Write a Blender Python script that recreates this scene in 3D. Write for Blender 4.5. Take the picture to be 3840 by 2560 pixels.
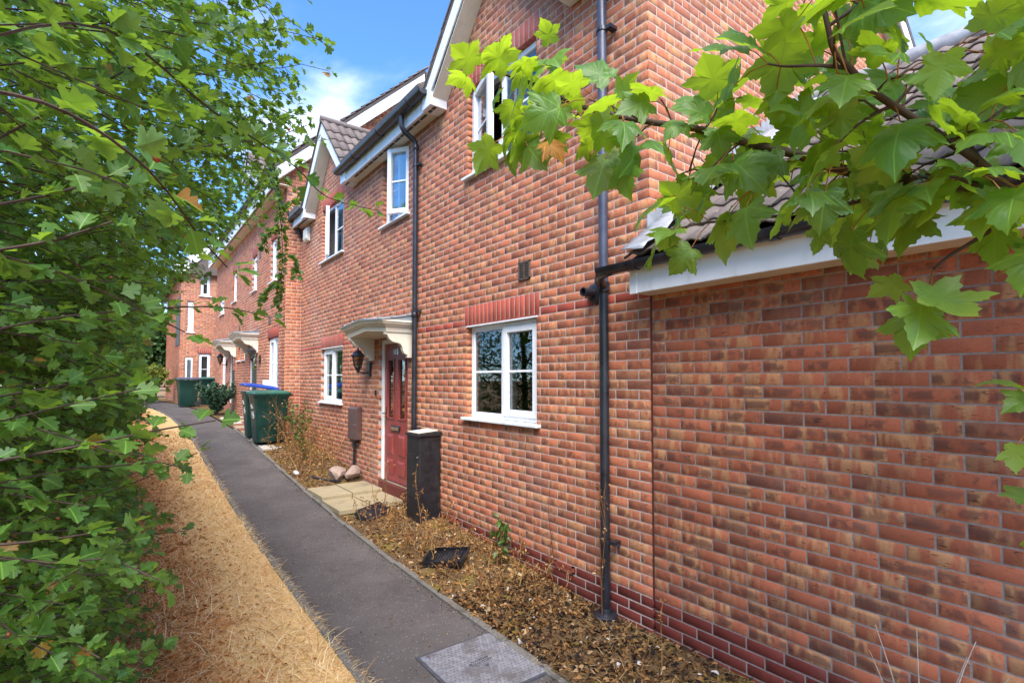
import bpy, math, random
import numpy as np
from mathutils import Vector, Matrix
R = math.radians
rng = np.random.default_rng(7)
random.seed(7)
sc = bpy.context.scene
for o in list(bpy.data.objects):
    bpy.data.objects.remove(o)

# ------------------------------------------------------------------ camera
CAM = np.array((0.0, 0.0, 1.82)); PSI = R(37.3); TH = R(2.1)
cd = bpy.data.cameras.new('camera'); cam = bpy.data.objects.new('camera', cd)
sc.collection.objects.link(cam); sc.camera = cam
cam.location = CAM; cam.rotation_euler = (R(90) + TH, 0, -PSI)
cd.sensor_width = 36; cd.lens = 18; cd.shift_y = 0.019; cd.clip_start = 0.02; cd.clip_end = 2000
FWD = np.array((math.sin(PSI)*math.cos(TH), math.cos(PSI)*math.cos(TH), math.sin(TH)))
RGT = np.array((math.cos(PSI), -math.sin(PSI), 0.0)); UPV = np.cross(RGT, FWD)
def seen(p):            # rough test used only to decide which repeats deserve an object of their own
    v = np.asarray(p, float) - CAM; z = v @ FWD
    u = v @ RGT / np.maximum(z, 1e-6); w = v @ UPV / np.maximum(z, 1e-6)
    return (z > 0.15) & (np.abs(u) < 1.02) & (w < 0.73) & (w > -0.66), z

# ------------------------------------------------------------------ sky, sun, exposure
SUN_EL, SUN_AZ = R(52), R(211)          # azimuth clockwise from +Y
wd = bpy.data.worlds.new('World'); sc.world = wd; wd.use_nodes = True
nt = wd.node_tree; nt.nodes.clear()
def wn(t, **k):
    n = nt.nodes.new(t)
    for a, b in k.items(): setattr(n, a, b)
    return n
out = wn('ShaderNodeOutputWorld'); bg = wn('ShaderNodeBackground'); sky = wn('ShaderNodeTexSky', sky_type='NISHITA')
sky.sun_disc = False; sky.sun_elevation = SUN_EL; sky.sun_rotation = SUN_AZ
sky.air_density = 1.0; sky.dust_density = 0.1; sky.ozone_density = 3.0
tc = wn('ShaderNodeTexCoord'); sp = wn('ShaderNodeSeparateXYZ'); nt.links.new(tc.outputs['Generated'], sp.inputs[0])
zz = wn('ShaderNodeMath', operation='ADD'); nt.links.new(sp.outputs[2], zz.inputs[0]); zz.inputs[1].default_value = 0.18
zm = wn('ShaderNodeMath', operation='MAXIMUM'); nt.links.new(zz.outputs[0], zm.inputs[0]); zm.inputs[1].default_value = 0.05
dx = wn('ShaderNodeMath', operation='DIVIDE'); dy = wn('ShaderNodeMath', operation='DIVIDE')
for d, i in ((dx, 0), (dy, 1)):
    nt.links.new(sp.outputs[i], d.inputs[0]); nt.links.new(zm.outputs[0], d.inputs[1])
cb = wn('ShaderNodeCombineXYZ'); nt.links.new(dx.outputs[0], cb.inputs[0]); nt.links.new(dy.outputs[0], cb.inputs[1]); cb.inputs[2].default_value = 6.4
n1 = wn('ShaderNodeTexNoise'); n1.inputs['Scale'].default_value = 1.25; n1.inputs['Detail'].default_value = 7; n1.inputs['Roughness'].default_value = .55
n1.inputs['Distortion'].default_value = .35
nt.links.new(cb.outputs[0], n1.inputs['Vector'])
cr = wn('ShaderNodeMapRange', interpolation_type='SMOOTHSTEP'); cr.inputs[1].default_value = .47; cr.inputs[2].default_value = .76
cr.inputs[3].default_value = 0; cr.inputs[4].default_value = .85
nt.links.new(n1.outputs[0], cr.inputs[0])
tint = wn('ShaderNodeMix', data_type='RGBA', blend_type='MULTIPLY'); tint.inputs[0].default_value = 1
nt.links.new(sky.outputs[0], tint.inputs[6]); tint.inputs[7].default_value = (.60, .90, 1.22, 1)
mx = wn('ShaderNodeMix', data_type='RGBA'); nt.links.new(cr.outputs[0], mx.inputs[0]); nt.links.new(tint.outputs[2], mx.inputs[6])
mx.inputs[7].default_value = (7.0, 7.3, 7.8, 1)
nt.links.new(mx.outputs[2], bg.inputs[0]); bg.inputs[1].default_value = 0.135; nt.links.new(bg.outputs[0], out.inputs[0])
sd = bpy.data.lights.new('sun', 'SUN'); so = bpy.data.objects.new('sun', sd); sc.collection.objects.link(so)
sd.energy = 4.0; sd.angle = R(45); sd.color = (1.0, .93, .83)
sdir = Vector((math.sin(SUN_AZ)*math.cos(SUN_EL), math.cos(SUN_AZ)*math.cos(SUN_EL), math.sin(SUN_EL)))
so.rotation_euler = sdir.to_track_quat('Z', 'Y').to_euler()
so.location = (-10, 0, 15)
sc.view_settings.view_transform = 'Standard'; sc.view_settings.look = 'None'
sc.view_settings.exposure = 1.35; sc.view_settings.gamma = 1; sc.view_settings.use_curve_mapping = False
sc.cycles.max_bounces = 8; sc.cycles.transparent_max_bounces = 12

# ------------------------------------------------------------------ helpers
WL = {}
def wloc(o):
    return np.array(WL.get(o.name, (0, 0, 0)), float) if o else np.zeros(3)
def link(o, parent=None):
    sc.collection.objects.link(o)
    if parent: o.parent = parent
    return o
def tag(o, label=None, cat=None, group=None, kind=None):
    if label: o['label'] = label
    if cat: o['category'] = cat
    if group: o['group'] = group
    if kind: o['kind'] = kind
    return o
def thing(name, loc, label, cat, group=None):
    o = bpy.data.objects.new(name, None); o.empty_display_size = .2
    link(o); o.location = loc; WL[o.name] = tuple(loc)
    return tag(o, label, cat, group)
class MB:
    def __init__(s): s.v = []; s.f = []
    def add(s, vs, fs):
        b = len(s.v); s.v += [tuple(map(float, p)) for p in vs]; s.f += [tuple(b+i for i in f) for f in fs]; return s
    def box(s, x0, x1, y0, y1, z0, z1):
        if x0 > x1: x0, x1 = x1, x0
        if y0 > y1: y0, y1 = y1, y0
        if z0 > z1: z0, z1 = z1, z0
        return s.add([(x0,y0,z0),(x1,y0,z0),(x1,y1,z0),(x0,y1,z0),(x0,y0,z1),(x1,y0,z1),(x1,y1,z1),(x0,y1,z1)],
                     [(0,3,2,1),(4,5,6,7),(0,1,5,4),(1,2,6,5),(2,3,7,6),(3,0,4,7)])
    def hexa(s, a, b):      # two quads (4 pts each), b above/behind a
        return s.add(list(a)+list(b), [(0,3,2,1),(4,5,6,7),(0,1,5,4),(1,2,6,5),(2,3,7,6),(3,0,4,7)])
    def prism(s, poly, axis, a0, a1):   # poly: 2-D points; axis 0/1/2 is the extrusion axis
        n = len(poly)
        def mk(p, a):
            if axis == 0: return (a, p[0], p[1])
            if axis == 1: return (p[0], a, p[1])
            return (p[0], p[1], a)
        vs = [mk(p, a0) for p in poly] + [mk(p, a1) for p in poly]
        return s.add(vs, [tuple(range(n))[::-1], tuple(range(n, 2*n))] + [(i, (i+1) % n, n+(i+1) % n, n+i) for i in range(n)])
    def tube(s, pts, rad, n=8, cap=True):
        P = [np.array(p, float) for p in pts]; m = len(P)
        rr = rad if hasattr(rad, '__len__') else [rad]*m
        vs = []; ref = None
        for i in range(m):
            t = P[min(i+1, m-1)] - P[max(i-1, 0)]; t = t/(np.linalg.norm(t)+1e-9)
            if ref is None:
                ref = np.cross(t, (0, 0, 1.0))
                if np.linalg.norm(ref) < .1: ref = np.cross(t, (0, 1.0, 0))
            ref = ref - t*(ref @ t); ref /= (np.linalg.norm(ref)+1e-9); b = np.cross(t, ref)
            for k in range(n):
                a = 2*math.pi*k/n; vs.append(P[i] + rr[i]*(ref*math.cos(a) + b*math.sin(a)))
        fs = [(i*n+k, i*n+(k+1) % n, (i+1)*n+(k+1) % n, (i+1)*n+k) for i in range(m-1) for k in range(n)]
        if cap: fs += [tuple(range(n))[::-1], tuple(range((m-1)*n, m*n))]
        return s.add(vs, fs)
    def lathe(s, prof, c=(0,0,0), n=16, axis=2):
        vs = []; m = len(prof)
        for r_, h in prof:
            for k in range(n):
                a = 2*math.pi*k/n; p = [r_*math.cos(a), r_*math.sin(a), h]
                if axis == 0: p = [p[2], p[0], p[1]]
                if axis == 1: p = [p[1], p[2], p[0]]
                vs.append((p[0]+c[0], p[1]+c[1], p[2]+c[2]))
        fs = [(i*n+k, i*n+(k+1) % n, (i+1)*n+(k+1) % n, (i+1)*n+k) for i in range(m-1) for k in range(n)]
        fs += [tuple(range(n))[::-1], tuple(range((m-1)*n, m*n))]
        return s.add(vs, fs)
def mesh_obj(name, me, mat, parent=None, loc=(0,0,0)):
    o = bpy.data.objects.new(name, me); link(o, parent); o.location = loc
    if mat and not me.materials: me.materials.append(mat)
    if parent: WL[o.name] = tuple(wloc(parent) + np.array(loc, float))
    else: WL[o.name] = tuple(loc)
    return o
def obj(name, mb, mat, parent=None, smooth=0, bevel=0, seg=2):
    L = wloc(parent)
    me = bpy.data.meshes.new(name); v = np.array(mb.v) - L
    me.from_pydata(v.tolist(), [], mb.f); me.update()
    if smooth:
        me.shade_smooth(); me.set_sharp_from_angle(angle=R(smooth))
    o = mesh_obj(name, me, mat, parent)
    if bevel:
        b = o.modifiers.new('edge', 'BEVEL'); b.width = bevel; b.segments = seg; b.limit_method = 'ANGLE'; b.angle_limit = R(40)
    return o
def fast_mesh(name, V, tris_or_quads, uv=None):
    """numpy mesh: V (n,3), F (m,k) equal sided faces, uv per vertex (n,2)"""
    F = np.asarray(tris_or_quads, np.int32); k = F.shape[1]
    me = bpy.data.meshes.new(name); me.vertices.add(len(V)); me.vertices.foreach_set('co', np.asarray(V, np.float32).ravel())
    me.loops.add(F.size); me.loops.foreach_set('vertex_index', F.ravel())
    me.polygons.add(len(F)); me.polygons.foreach_set('loop_start', np.arange(0, F.size, k, dtype=np.int32))
    me.update(calc_edges=True)
    if uv is not None:
        l = me.uv_layers.new(name='UVMap'); l.data.foreach_set('uv', np.asarray(uv, np.float32)[F.ravel()].ravel())
    me.validate()
    return me

# ------------------------------------------------------------------ materials
class NM:
    def __init__(s, name):
        s.m = bpy.data.materials.new(name); s.m.use_nodes = True; s.t = s.m.node_tree; s.t.nodes.clear()
        s.out = s.n('ShaderNodeOutputMaterial')
    def n(s, typ, ins=None, **k):
        nd = s.t.nodes.new(typ)
        for a, b in k.items(): setattr(nd, a, b)
        for a, b in (ins or {}).items(): s.set(nd, a, b)
        return nd
    def set(s, nd, a, b):
        i = nd.inputs[a]
        if isinstance(b, bpy.types.NodeSocket): s.t.links.new(b, i)
        elif isinstance(b, bpy.types.Node): s.t.links.new(b.outputs[0], i)
        else:
            if hasattr(i.default_value, '__len__') and len(i.default_value) == 4 and len(b) == 3: b = (*b, 1)
            i.default_value = b
    def math(s, op, a, b=0.0, c=0.0, clamp=False):
        return s.n('ShaderNodeMath', {0: a, 1: b, 2: c}, operation=op, use_clamp=clamp).outputs[0]
    def mix(s, f, a, b, blend='MIX'):
        return s.n('ShaderNodeMix', {0: f, 6: a, 7: b}, data_type='RGBA', blend_type=blend).outputs[2]
    def rng(s, v, a, b, c=0.0, d=1.0, smooth=True):
        return s.n('ShaderNodeMapRange', {0: v, 1: a, 2: b, 3: c, 4: d}, interpolation_type='SMOOTHSTEP' if smooth else 'LINEAR').outputs[0]
    def noise(s, vec, scale=1.0, detail=3.0, rough=.5, dist=0.0):
        return s.n('ShaderNodeTexNoise', {'Vector': vec, 'Scale': scale, 'Detail': detail, 'Roughness': rough, 'Distortion': dist}).outputs[0]
    def mapv(s, vec, scale=(1,1,1), loc=(0,0,0)):
        return s.n('ShaderNodeMapping', {0: vec, 1: loc, 3: scale}).outputs[0]
    def ramp(s, v, stops):
        nd = s.n('ShaderNodeValToRGB', {0: v}); e = nd.color_ramp.elements
        while len(e) < len(stops): e.new(.5)
        for x, (p, c) in zip(e, stops): x.position = p; x.color = (*c, 1)
        return nd.outputs[0]
    def pos(s): return s.n('ShaderNodeNewGeometry').outputs['Position']
    def ocoord(s): return s.n('ShaderNodeTexCoord').outputs['Object']
    def uv(s): return s.n('ShaderNodeTexCoord').outputs['UV']
    def rnd(s):
        a = s.n('ShaderNodeObjectInfo').outputs['Random']; b = s.n('ShaderNodeNewGeometry').outputs['Random Per Island']
        return s.math('FRACT', s.math('ADD', s.math('MULTIPLY', a, 7.31), b))
    def bump(s, h, strength=.3, dist=.01):
        return s.n('ShaderNodeBump', {'Height': h, 'Strength': strength, 'Distance': dist}).outputs[0]
    def bsdf(s, col, rough=.6, spec=.5, metal=0.0, normal=None, **k):
        b = s.n('ShaderNodeBsdfPrincipled', {'Base Color': col, 'Roughness': rough, 'Specular IOR Level': spec, 'Metallic': metal})
        for a, v in k.items(): s.set(b, a.replace('_', ' '), v)
        if normal is not None: s.set(b, 'Normal', normal)
        return b.outputs[0]
    def fin(s, sh):
        s.t.links.new(sh, s.out.inputs[0]); return s.m

def simple(name, col, rough=.5, spec=.5, var=.10, scale=9, bump=.0, metal=0.0, dirt=None, dirt_amt=.35):
    m = NM(name); p = m.pos()
    n = m.noise(p, scale, 5, .6); c = m.mix(m.rng(n, .3, .7), tuple(x*(1-var) for x in col), tuple(min(1, x*(1+var)) for x in col))
    if dirt:
        n2 = m.noise(m.mapv(p, (3, 3, 1.1)), 2.2, 6, .65)
        c = m.mix(m.rng(n2, .50, .78, 0, dirt_amt), c, dirt)
    rg = m.rng(m.noise(p, scale*2, 4), .3, .7, rough*.85, min(1, rough*1.15))
    nm = m.bump(m.noise(p, scale*14, 4, .6), bump, .004) if bump else None
    return m.fin(m.bsdf(c, rg, spec, metal, nm))

def brick_mat(name, base, dark, buff, patch=1.0, crease=1.0, rough=.85):
    m = NM(name); uv = m.uv(); r = m.rnd()
    off = m.n('ShaderNodeCombineXYZ', {0: m.math('MULTIPLY', r, 61.0), 1: m.math('MULTIPLY', r, 37.0), 2: m.math('MULTIPLY', r, 23.0)}).outputs[0]
    def at(sx, sy):
        return m.n('ShaderNodeVectorMath', {0: m.mapv(uv, (sx, sy, 1)), 1: off}, operation='ADD').outputs[0]
    r2 = m.math('FRACT', m.math('MULTIPLY', r, 13.7)); r3 = m.math('FRACT', m.math('MULTIPLY', r, 29.3)); r4 = m.math('FRACT', m.math('MULTIPLY', r, 53.9))
    fine = m.noise(at(120, 120), 1, 4, .7)
    bands = m.noise(at(19, 4), 1, 2, .5)                    # upright bands left by stacking in the kiln
    c = m.mix(m.rng(r2, 0, 1), tuple(x*.80 for x in base), tuple(x*1.16 for x in base))
    c = m.mix(m.math('MULTIPLY', m.rng(bands, .43, .62), m.math('MULTIPLY', m.rng(r3, .0, .6), .85*patch)), c, buff)
    sep = m.n('ShaderNodeSeparateXYZ', {0: uv})
    ey = m.math('ABSOLUTE', m.math('SUBTRACT', sep.outputs[1], .0325)); core = m.rng(ey, .012, .031, 1, 0)
    smudge = m.noise(at(15, 9), 1, 3, .55)
    dk = m.math('MULTIPLY', m.rng(smudge, .42, .56), core)
    dk = m.math('MULTIPLY', dk, m.rng(r4, .15, .65, .12, .74*patch))
    c = m.mix(dk, c, dark)
    allover = m.rng(m.math('FRACT', m.math('MULTIPLY', r, 97.1)), .86, .93, 0, .45*patch)
    c = m.mix(allover, c, dark)
    c = m.mix(m.rng(fine, .35, .7, 0, .28), c, tuple(x*.55 for x in base))
    cz = m.noise(at(24, 150), 1, 3, .6, .6)
    gate = m.rng(m.noise(at(20, 30), 1, 2), .48, .62)
    cr_ = m.math('MULTIPLY', m.math('MULTIPLY', m.rng(cz, .575, .63), gate), crease)
    c = m.mix(m.math('MULTIPLY', cr_, .75), c, (.035, .018, .014))
    p = m.pos()
    eff = m.noise(p, .9, 5, .65); c = m.mix(m.rng(eff, .48, .75, 0, .24), c, (.52, .40, .34)); c = m.mix(m.rng(m.noise(m.mapv(p, (2.5, 2.5, .7)), 1.1, 5, .65), .55, .75, 0, .30), c, (.12, .065, .05))
    h = m.math('SUBTRACT', m.math('MULTIPLY', fine, .35), m.math('MULTIPLY', cr_, 1.0))
    return m.fin(m.bsdf(c, rough, .25, 0, m.bump(h, .40, .003)))

M = {}
M['brick'] = brick_mat('multi_brick', (.455, .146, .076), (.150, .066, .048), (.62, .325, .150), .9)
M['brick_garage'] = brick_mat('darker_multi_brick', (.36, .106, .055), (.105, .050, .040), (.50, .258, .120))  # darker, browner colours than the main house brick
M['brick_red'] = brick_mat('red_facing_brick', (.39, .082, .052), (.22, .045, .03), (.42, .10, .06), .35, .12, .7)
M['brick_plinth'] = brick_mat('dark_red_engineering_brick', (.165, .034, .026), (.09, .022, .018), (.21, .05, .035), .4, .1, .55)
def mortar_mat(name, a, b, dk):
    m = NM(name); p = m.pos(); n = m.noise(p, 30, 6, .7); n2 = m.noise(p, 1.3, 5, .65)
    c = m.mix(m.rng(n, .3, .7), a, b); c = m.mix(m.rng(n2, .42, .7, 0, .5), c, dk)
    return m.fin(m.bsdf(c, .95, .1, 0, m.bump(n, .5, .003)))
M['mortar'] = mortar_mat('mortar', (.40, .325, .29), (.56, .475, .435), (.27, .21, .185))
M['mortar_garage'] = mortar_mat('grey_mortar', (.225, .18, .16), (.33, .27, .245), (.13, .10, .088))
M['upvc'] = simple('white_upvc', (.76, .78, .81), .28, .5, .03, 3, 0, 0, (.42, .40, .36), .30)
M['fascia'] = simple('white_fascia_board', (.72, .74, .77), .35, .5, .04, 3, 0, 0, (.30, .31, .27), .42)
M['cream'] = simple('cream_moulding', (.66, .62, .52), .45, .5, .05, 4, .05, 0, (.34, .30, .22), .35)
M['pipe'] = simple('black_pvc_pipe', (.018, .019, .026), .32, .5, .3, 6, .02, 0, (.10, .10, .11), .30)
M['pipe_skysheen'] = simple('sky_sheen_pvc_pipe', (.048, .052, .085), .36, .5, .2, 5, .02, 0, (.14, .14, .17), .35)  # black pipe with the bluish sky reflection put into its colour
M['lead'] = simple('lead_flashing', (.27, .285, .31), .5, .5, .2, 7, .15, .2, (.40, .41, .43), .5)
M['galv'] = simple('grey_canopy_sheet', (.30, .34, .38), .45, .5, .12, 6, .1, .2, (.16, .17, .16), .4)
m = NM('roof_tile'); p = m.pos(); r = m.rnd()
c = m.mix(r, (.085, .066, .060), (.165, .128, .115)); n = m.noise(p, 26, 5, .7); c = m.mix(m.rng(n, .56, .72, 0, .55), c, (.30, .29, .26))
c = m.mix(m.rng(m.noise(p, 6, 5, .7), .52, .7, 0, .6), c, (.06, .052, .045))
M['tile'] = m.fin(m.bsdf(c, .72, .4, 0, m.bump(n, .5, .006)))
m = NM('red_door_skin'); p = m.pos(); n = m.noise(m.mapv(p, (6, 6, 1.5)), 3, 5, .6)
c = m.mix(m.rng(n, .35, .75), (.235, .034, .030), (.30, .066, .056)); n2 = m.noise(m.mapv(p, (60, 60, 9)), 1, 3)
M['door'] = m.fin(m.bsdf(c, m.rng(n, .3, .7, .30, .5), .5, 0, m.bump(n2, .12, .002)))
M['darkdoor'] = simple('dark_door_skin', (.03, .032, .03), .4)
M['black'] = simple('black_painted_steel', (.012, .012, .015), .42, .5, .3, 9, .05, 0, (.05, .05, .055), .5)
M['blackcast'] = simple('black_cast_lamp', (.012, .012, .016), .38, .5, .2, 20)
M['chrome'] = simple('chrome', (.62, .62, .64), .18, .5, .05, 12, 0, 1.0)
M['brownbox'] = simple('brown_meter_box', (.098, .052, .048), .48, .5, .1, 5, .06, 0, (.20, .15, .13), .4)
M['bin'] = simple('dark_green_bin_plastic', (.004, .036, .028), .42, .5, .15, 6, .05, 0, (.04, .075, .062), .35)
M['binlid'] = simple('bin_lid_green', (.022, .105, .080), .42, .5, .15, 6, .04, 0, (.13, .17, .15), .4)
M['binblue'] = simple('blue_bin_lid', (.015, .055, .33), .35, .5, .12, 6, .04)
M['bingrey'] = simple('slate_bin_lid', (.06, .075, .12), .42, .5, .15, 6)
M['rubber'] = simple('black_rubber', (.015, .015, .015), .7)
M['whitepaint'] = simple('white_paint_mark', (.78, .79, .80), .6, .4, .06, 40)
M['paper'] = simple('cream_card', (.56, .52, .43), .8, .2, .08, 12, .1)
M['alarm'] = simple('alarm_box_plastic', (.72, .70, .60), .4, .5, .05, 6, 0, 0, (.4, .36, .25), .4)
M['terracotta'] = simple('terracotta_airbrick', (.30, .075, .05), .8, .3, .12, 20, .2)
M['brownvent'] = simple('brown_vent_plastic', (.10, .075, .06), .6, .4, .1, 12)
M['sealant'] = simple('brown_sealant', (.085, .028, .022), .7, .3, .15, 30, .2)
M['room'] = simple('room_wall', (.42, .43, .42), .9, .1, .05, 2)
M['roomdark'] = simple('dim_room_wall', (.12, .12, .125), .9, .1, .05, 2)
m = NM('net_curtain'); p = m.pos()
w = m.n('ShaderNodeTexWave', {'Vector': m.mapv(p, (0, 1, 0.02)), 'Scale': 5.5, 'Distortion': 3.0, 'Detail': 2.0}, wave_type='BANDS', bands_direction='Y').outputs[0]
c = m.mix(w, (.60, .66, .72), (.84, .88, .91))
M['curtain'] = m.fin(m.bsdf(c, .9, .1, 0, m.bump(w, .5, .02)))
m = NM('curtain_blue'); p = m.pos()
w = m.n('ShaderNodeTexWave', {'Vector': m.mapv(p, (0, 1, 0.02)), 'Scale': 7.5, 'Distortion': 2.0, 'Detail': 2.0}, wave_type='BANDS', bands_direction='Y').outputs[0]
M['curtain2'] = m.fin(m.bsdf(m.mix(w, (.42, .60, .68), (.60, .76, .80)), .9, .1, 0, m.bump(w, .5, .02)))
def glass_mat(name, tintc, refl):
    m = NM(name)
    fr = m.n('ShaderNodeFresnel', {0: 1.5}).outputs[0]
    f = m.math('ADD', m.math('MULTIPLY', fr, 1.5), refl, clamp=True)
    nb = m.bump(m.noise(m.pos(), 1.6, 2), .04, .02)
    g = m.n('ShaderNodeBsdfGlossy', {0: (.92, .95, 1.0, 1), 'Roughness': .015, 'Normal': nb}).outputs[0]
    t = m.n('ShaderNodeBsdfTransparent', {0: (*tintc, 1)}).outputs[0]
    return m.fin(m.n('ShaderNodeMixShader', {0: f, 1: t, 2: g}).outputs[0])
M['glass'] = glass_mat('window_glass', (.80, .86, .84), .07)
M['lampglass'] = glass_mat('smoked_lamp_glass', (.55, .5, .42), .10)
# ground
m = NM('asphalt'); p = m.pos()
v = m.n('ShaderNodeTexVoronoi', {'Vector': p, 'Scale': 95.0}); n = m.noise(p, 210, 3, .75); big = m.noise(p, 1.4, 5, .6); mid = m.noise(p, 14, 5, .65)
c = m.mix(m.rng(n, .3, .7), (.056, .048, .046), (.118, .102, .098)); c = m.mix(m.rng(big, .35, .7, 0, .6), c, (.140, .122, .116)); c = m.mix(m.rng(mid, .5, .75, 0, .4), c, (.045, .038, .036))
sepc = m.n('ShaderNodeSeparateColor', {0: v.outputs['Color']}).outputs[0]
c = m.mix(m.math('MULTIPLY', m.rng(sepc, .90, .94), m.rng(v.outputs['Distance'], .30, .42, .9, 0)), c, (.30, .275, .25))
c = m.mix(m.rng(m.noise(p, .55, 6, .7), .54, .60, 0, .4), c, (.052, .045, .044))
M['asphalt'] = m.fin(m.bsdf(c, .88, .3, 0, m.bump(m.math('ADD', n, m.math('MULTIPLY', v.outputs['Distance'], .6)), .55, .004)))
m = NM('dry_lawn'); p = m.pos()
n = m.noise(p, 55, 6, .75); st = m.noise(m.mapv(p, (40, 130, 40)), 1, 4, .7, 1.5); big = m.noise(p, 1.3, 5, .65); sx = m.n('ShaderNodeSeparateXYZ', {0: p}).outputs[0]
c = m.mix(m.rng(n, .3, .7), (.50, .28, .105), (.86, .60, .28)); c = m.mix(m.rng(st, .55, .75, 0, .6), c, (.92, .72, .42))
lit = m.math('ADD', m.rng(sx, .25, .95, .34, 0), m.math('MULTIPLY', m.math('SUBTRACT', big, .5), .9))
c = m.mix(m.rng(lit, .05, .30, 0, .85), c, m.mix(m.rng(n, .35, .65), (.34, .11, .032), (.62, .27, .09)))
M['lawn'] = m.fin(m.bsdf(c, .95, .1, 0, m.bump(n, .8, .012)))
m = NM('bed_soil'); p = m.pos()
n = m.noise(p, 60, 6, .75); big = m.noise(p, 3.2, 5, .65)
c = m.mix(m.rng(n, .3, .7), (.055, .034, .020), (.20, .125, .062)); c = m.mix(m.rng(big, .52, .66, 0, .8), c, m.mix(n, (.10, .085, .012), (.30, .22, .05)))
M['soil'] = m.fin(m.bsdf(c, .95, .1, 0, m.bump(n, .9, .015)))
M['earth'] = simple('dry_earth', (.22, .14, .07), .95, .1, .3, 3, .4)
m = NM('concrete_edging'); p = m.pos(); n = m.noise(p, 70, 6, .7); b_ = m.noise(p, 5, 5, .65)
c = m.mix(m.rng(n, .3, .7), (.11, .10, .088), (.215, .195, .175)); c = m.mix(m.rng(b_, .5, .68, 0, .7), c, (.055, .047, .038))
M['kerb'] = m.fin(m.bsdf(c, .92, .2, 0, m.bump(n, .7, .006)))
m = NM('buff_slab'); p = m.pos(); n = m.noise(p, 60, 6, .7); b_ = m.noise(p, 2.6, 6, .65); r = m.rnd()
c = m.mix(m.rng(n, .3, .7), (.27, .215, .125), (.37, .30, .185)); c = m.mix(m.rng(b_, .48, .70, 0, .7), c, (.13, .105, .07)); c = m.mix(m.math('MULTIPLY', r, .25), c, (.42, .36, .26))
M['slab'] = m.fin(m.bsdf(c, .9, .2, 0, m.bump(n, .4, .004)))
M['slab_pale'] = simple('pale_slab', (.42, .39, .34), .9, .2, .15, 8, .2, 0, (.2, .17, .13), .5)
M['slab_red'] = simple('red_slab', (.20, .085, .06), .9, .2, .15, 8, .2, 0, (.12, .09, .07), .5)
M['slab_dark'] = simple('dark_slab', (.075, .06, .055), .9, .2, .15, 8, .2)
m = NM('galvanised_cover'); p = m.pos(); n = m.noise(p, 26, 6, .7); n2 = m.noise(p, 5, 4, .6)
c = m.mix(m.rng(n, .3, .7), (.19, .19, .215), (.36, .36, .39)); c = m.mix(m.rng(n2, .46, .66, 0, .65), c, (.12, .108, .095))
M['cover'] = m.fin(m.bsdf(c, .52, .5, .35, m.bump(n, .25, .003)))
M['coverdark'] = simple('cover_mark', (.07, .07, .085), .5, .5, .2, 30)
# plants
def leaf_mat(name, a, b, trans, under=None, gloss=.42, veins='mid', tfac=.42, veincol=None, rare=None):
    m = NM(name); r = m.rnd(); uv = m.uv()
    c = m.mix(r, a, b); c = m.mix(m.rng(m.math('FRACT', m.math('MULTIPLY', r, 17.3)), .55, 1, 0, .5), c, tuple(x*.55 for x in a))
    c = m.mix(m.rng(m.noise(m.mapv(uv, (3, 3, 3)), 2, 4, .6), .4, .75, 0, .35), c, tuple(x*.62 for x in a))
    if rare:
        c = m.mix(m.rng(m.math('FRACT', m.math('MULTIPLY', r, 57.7)), .975, .98, 0, .8), c, rare)
    s = m.n('ShaderNodeSeparateXYZ', {0: uv}); x = m.math('SUBTRACT', s.outputs[0], .5); y = s.outputs[1]; ax = m.math('ABSOLUTE', x)
    if veins == 'palm':
        ang = m.math('ARCTAN2', ax, m.math('ADD', y, .0)); rad = m.math('SQRT', m.math('ADD', m.math('MULTIPLY', ax, ax), m.math('MULTIPLY', y, y)))
        v = None
        for a0 in (0.0, .86, 1.45):
            d = m.math('MULTIPLY', m.math('ABSOLUTE', m.math('SUBTRACT', ang, a0)), rad)
            q = m.rng(d, .004, .014, 1, 0); v = q if v is None else m.math('MAXIMUM', v, q)
        side = m.n('ShaderNodeTexWave', {'Vector': m.n('ShaderNodeCombineXYZ', {0: m.math('SUBTRACT', y, m.math('MULTIPLY', ax, .75)), 1: 0.0, 2: 0.0}).outputs[0], 'Scale': 3.2, 'Distortion': .6}, wave_type='BANDS', bands_direction='X').outputs[0]
    else:
        v = m.rng(ax, .012, .035, 1, 0)
        side = m.n('ShaderNodeTexWave', {'Vector': m.n('ShaderNodeCombineXYZ', {0: m.math('SUBTRACT', y, m.math('MULTIPLY', ax, .9)), 1: 0.0, 2: 0.0}).outputs[0], 'Scale': 2.0, 'Distortion': .4}, wave_type='BANDS', bands_direction='X').outputs[0]
    vc = veincol or tuple(min(1, x*1.9) for x in b)
    c = m.mix(m.math('MULTIPLY', v, .8), c, vc)
    if veins == 'palm':
        c = m.mix(m.rng(m.noise(m.n('ShaderNodeVectorMath', {0: m.mapv(uv, (9, 9, 9)), 1: m.n('ShaderNodeCombineXYZ', {0: m.math('MULTIPLY', r, 50.0), 1: 0.0, 2: 0.0}).outputs[0]}, operation='ADD').outputs[0], 1, 4, .7), .70, .74, 0, .8), c, (.12, .05, .015))
    h = m.math('ADD', m.math('MULTIPLY', side, .5), m.math('MULTIPLY', v, -1.0))
    if under:
        bf = m.n('ShaderNodeNewGeometry').outputs['Backfacing']; c = m.mix(m.math('MULTIPLY', bf, .75), c, under)
    pr = m.bsdf(c, gloss, .42, 0, m.bump(h, .10, .003))
    tcx = m.mix(m.math('MULTIPLY', v, .45), m.mix(r, trans, tuple(x*.75 for x in trans)), tuple(x*.5 for x in trans))
    tr = m.n('ShaderNodeBsdfTranslucent', {0: tcx}).outputs[0]
    return m.fin(m.n('ShaderNodeMixShader', {0: tfac, 1: pr, 2: tr}).outputs[0])
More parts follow.
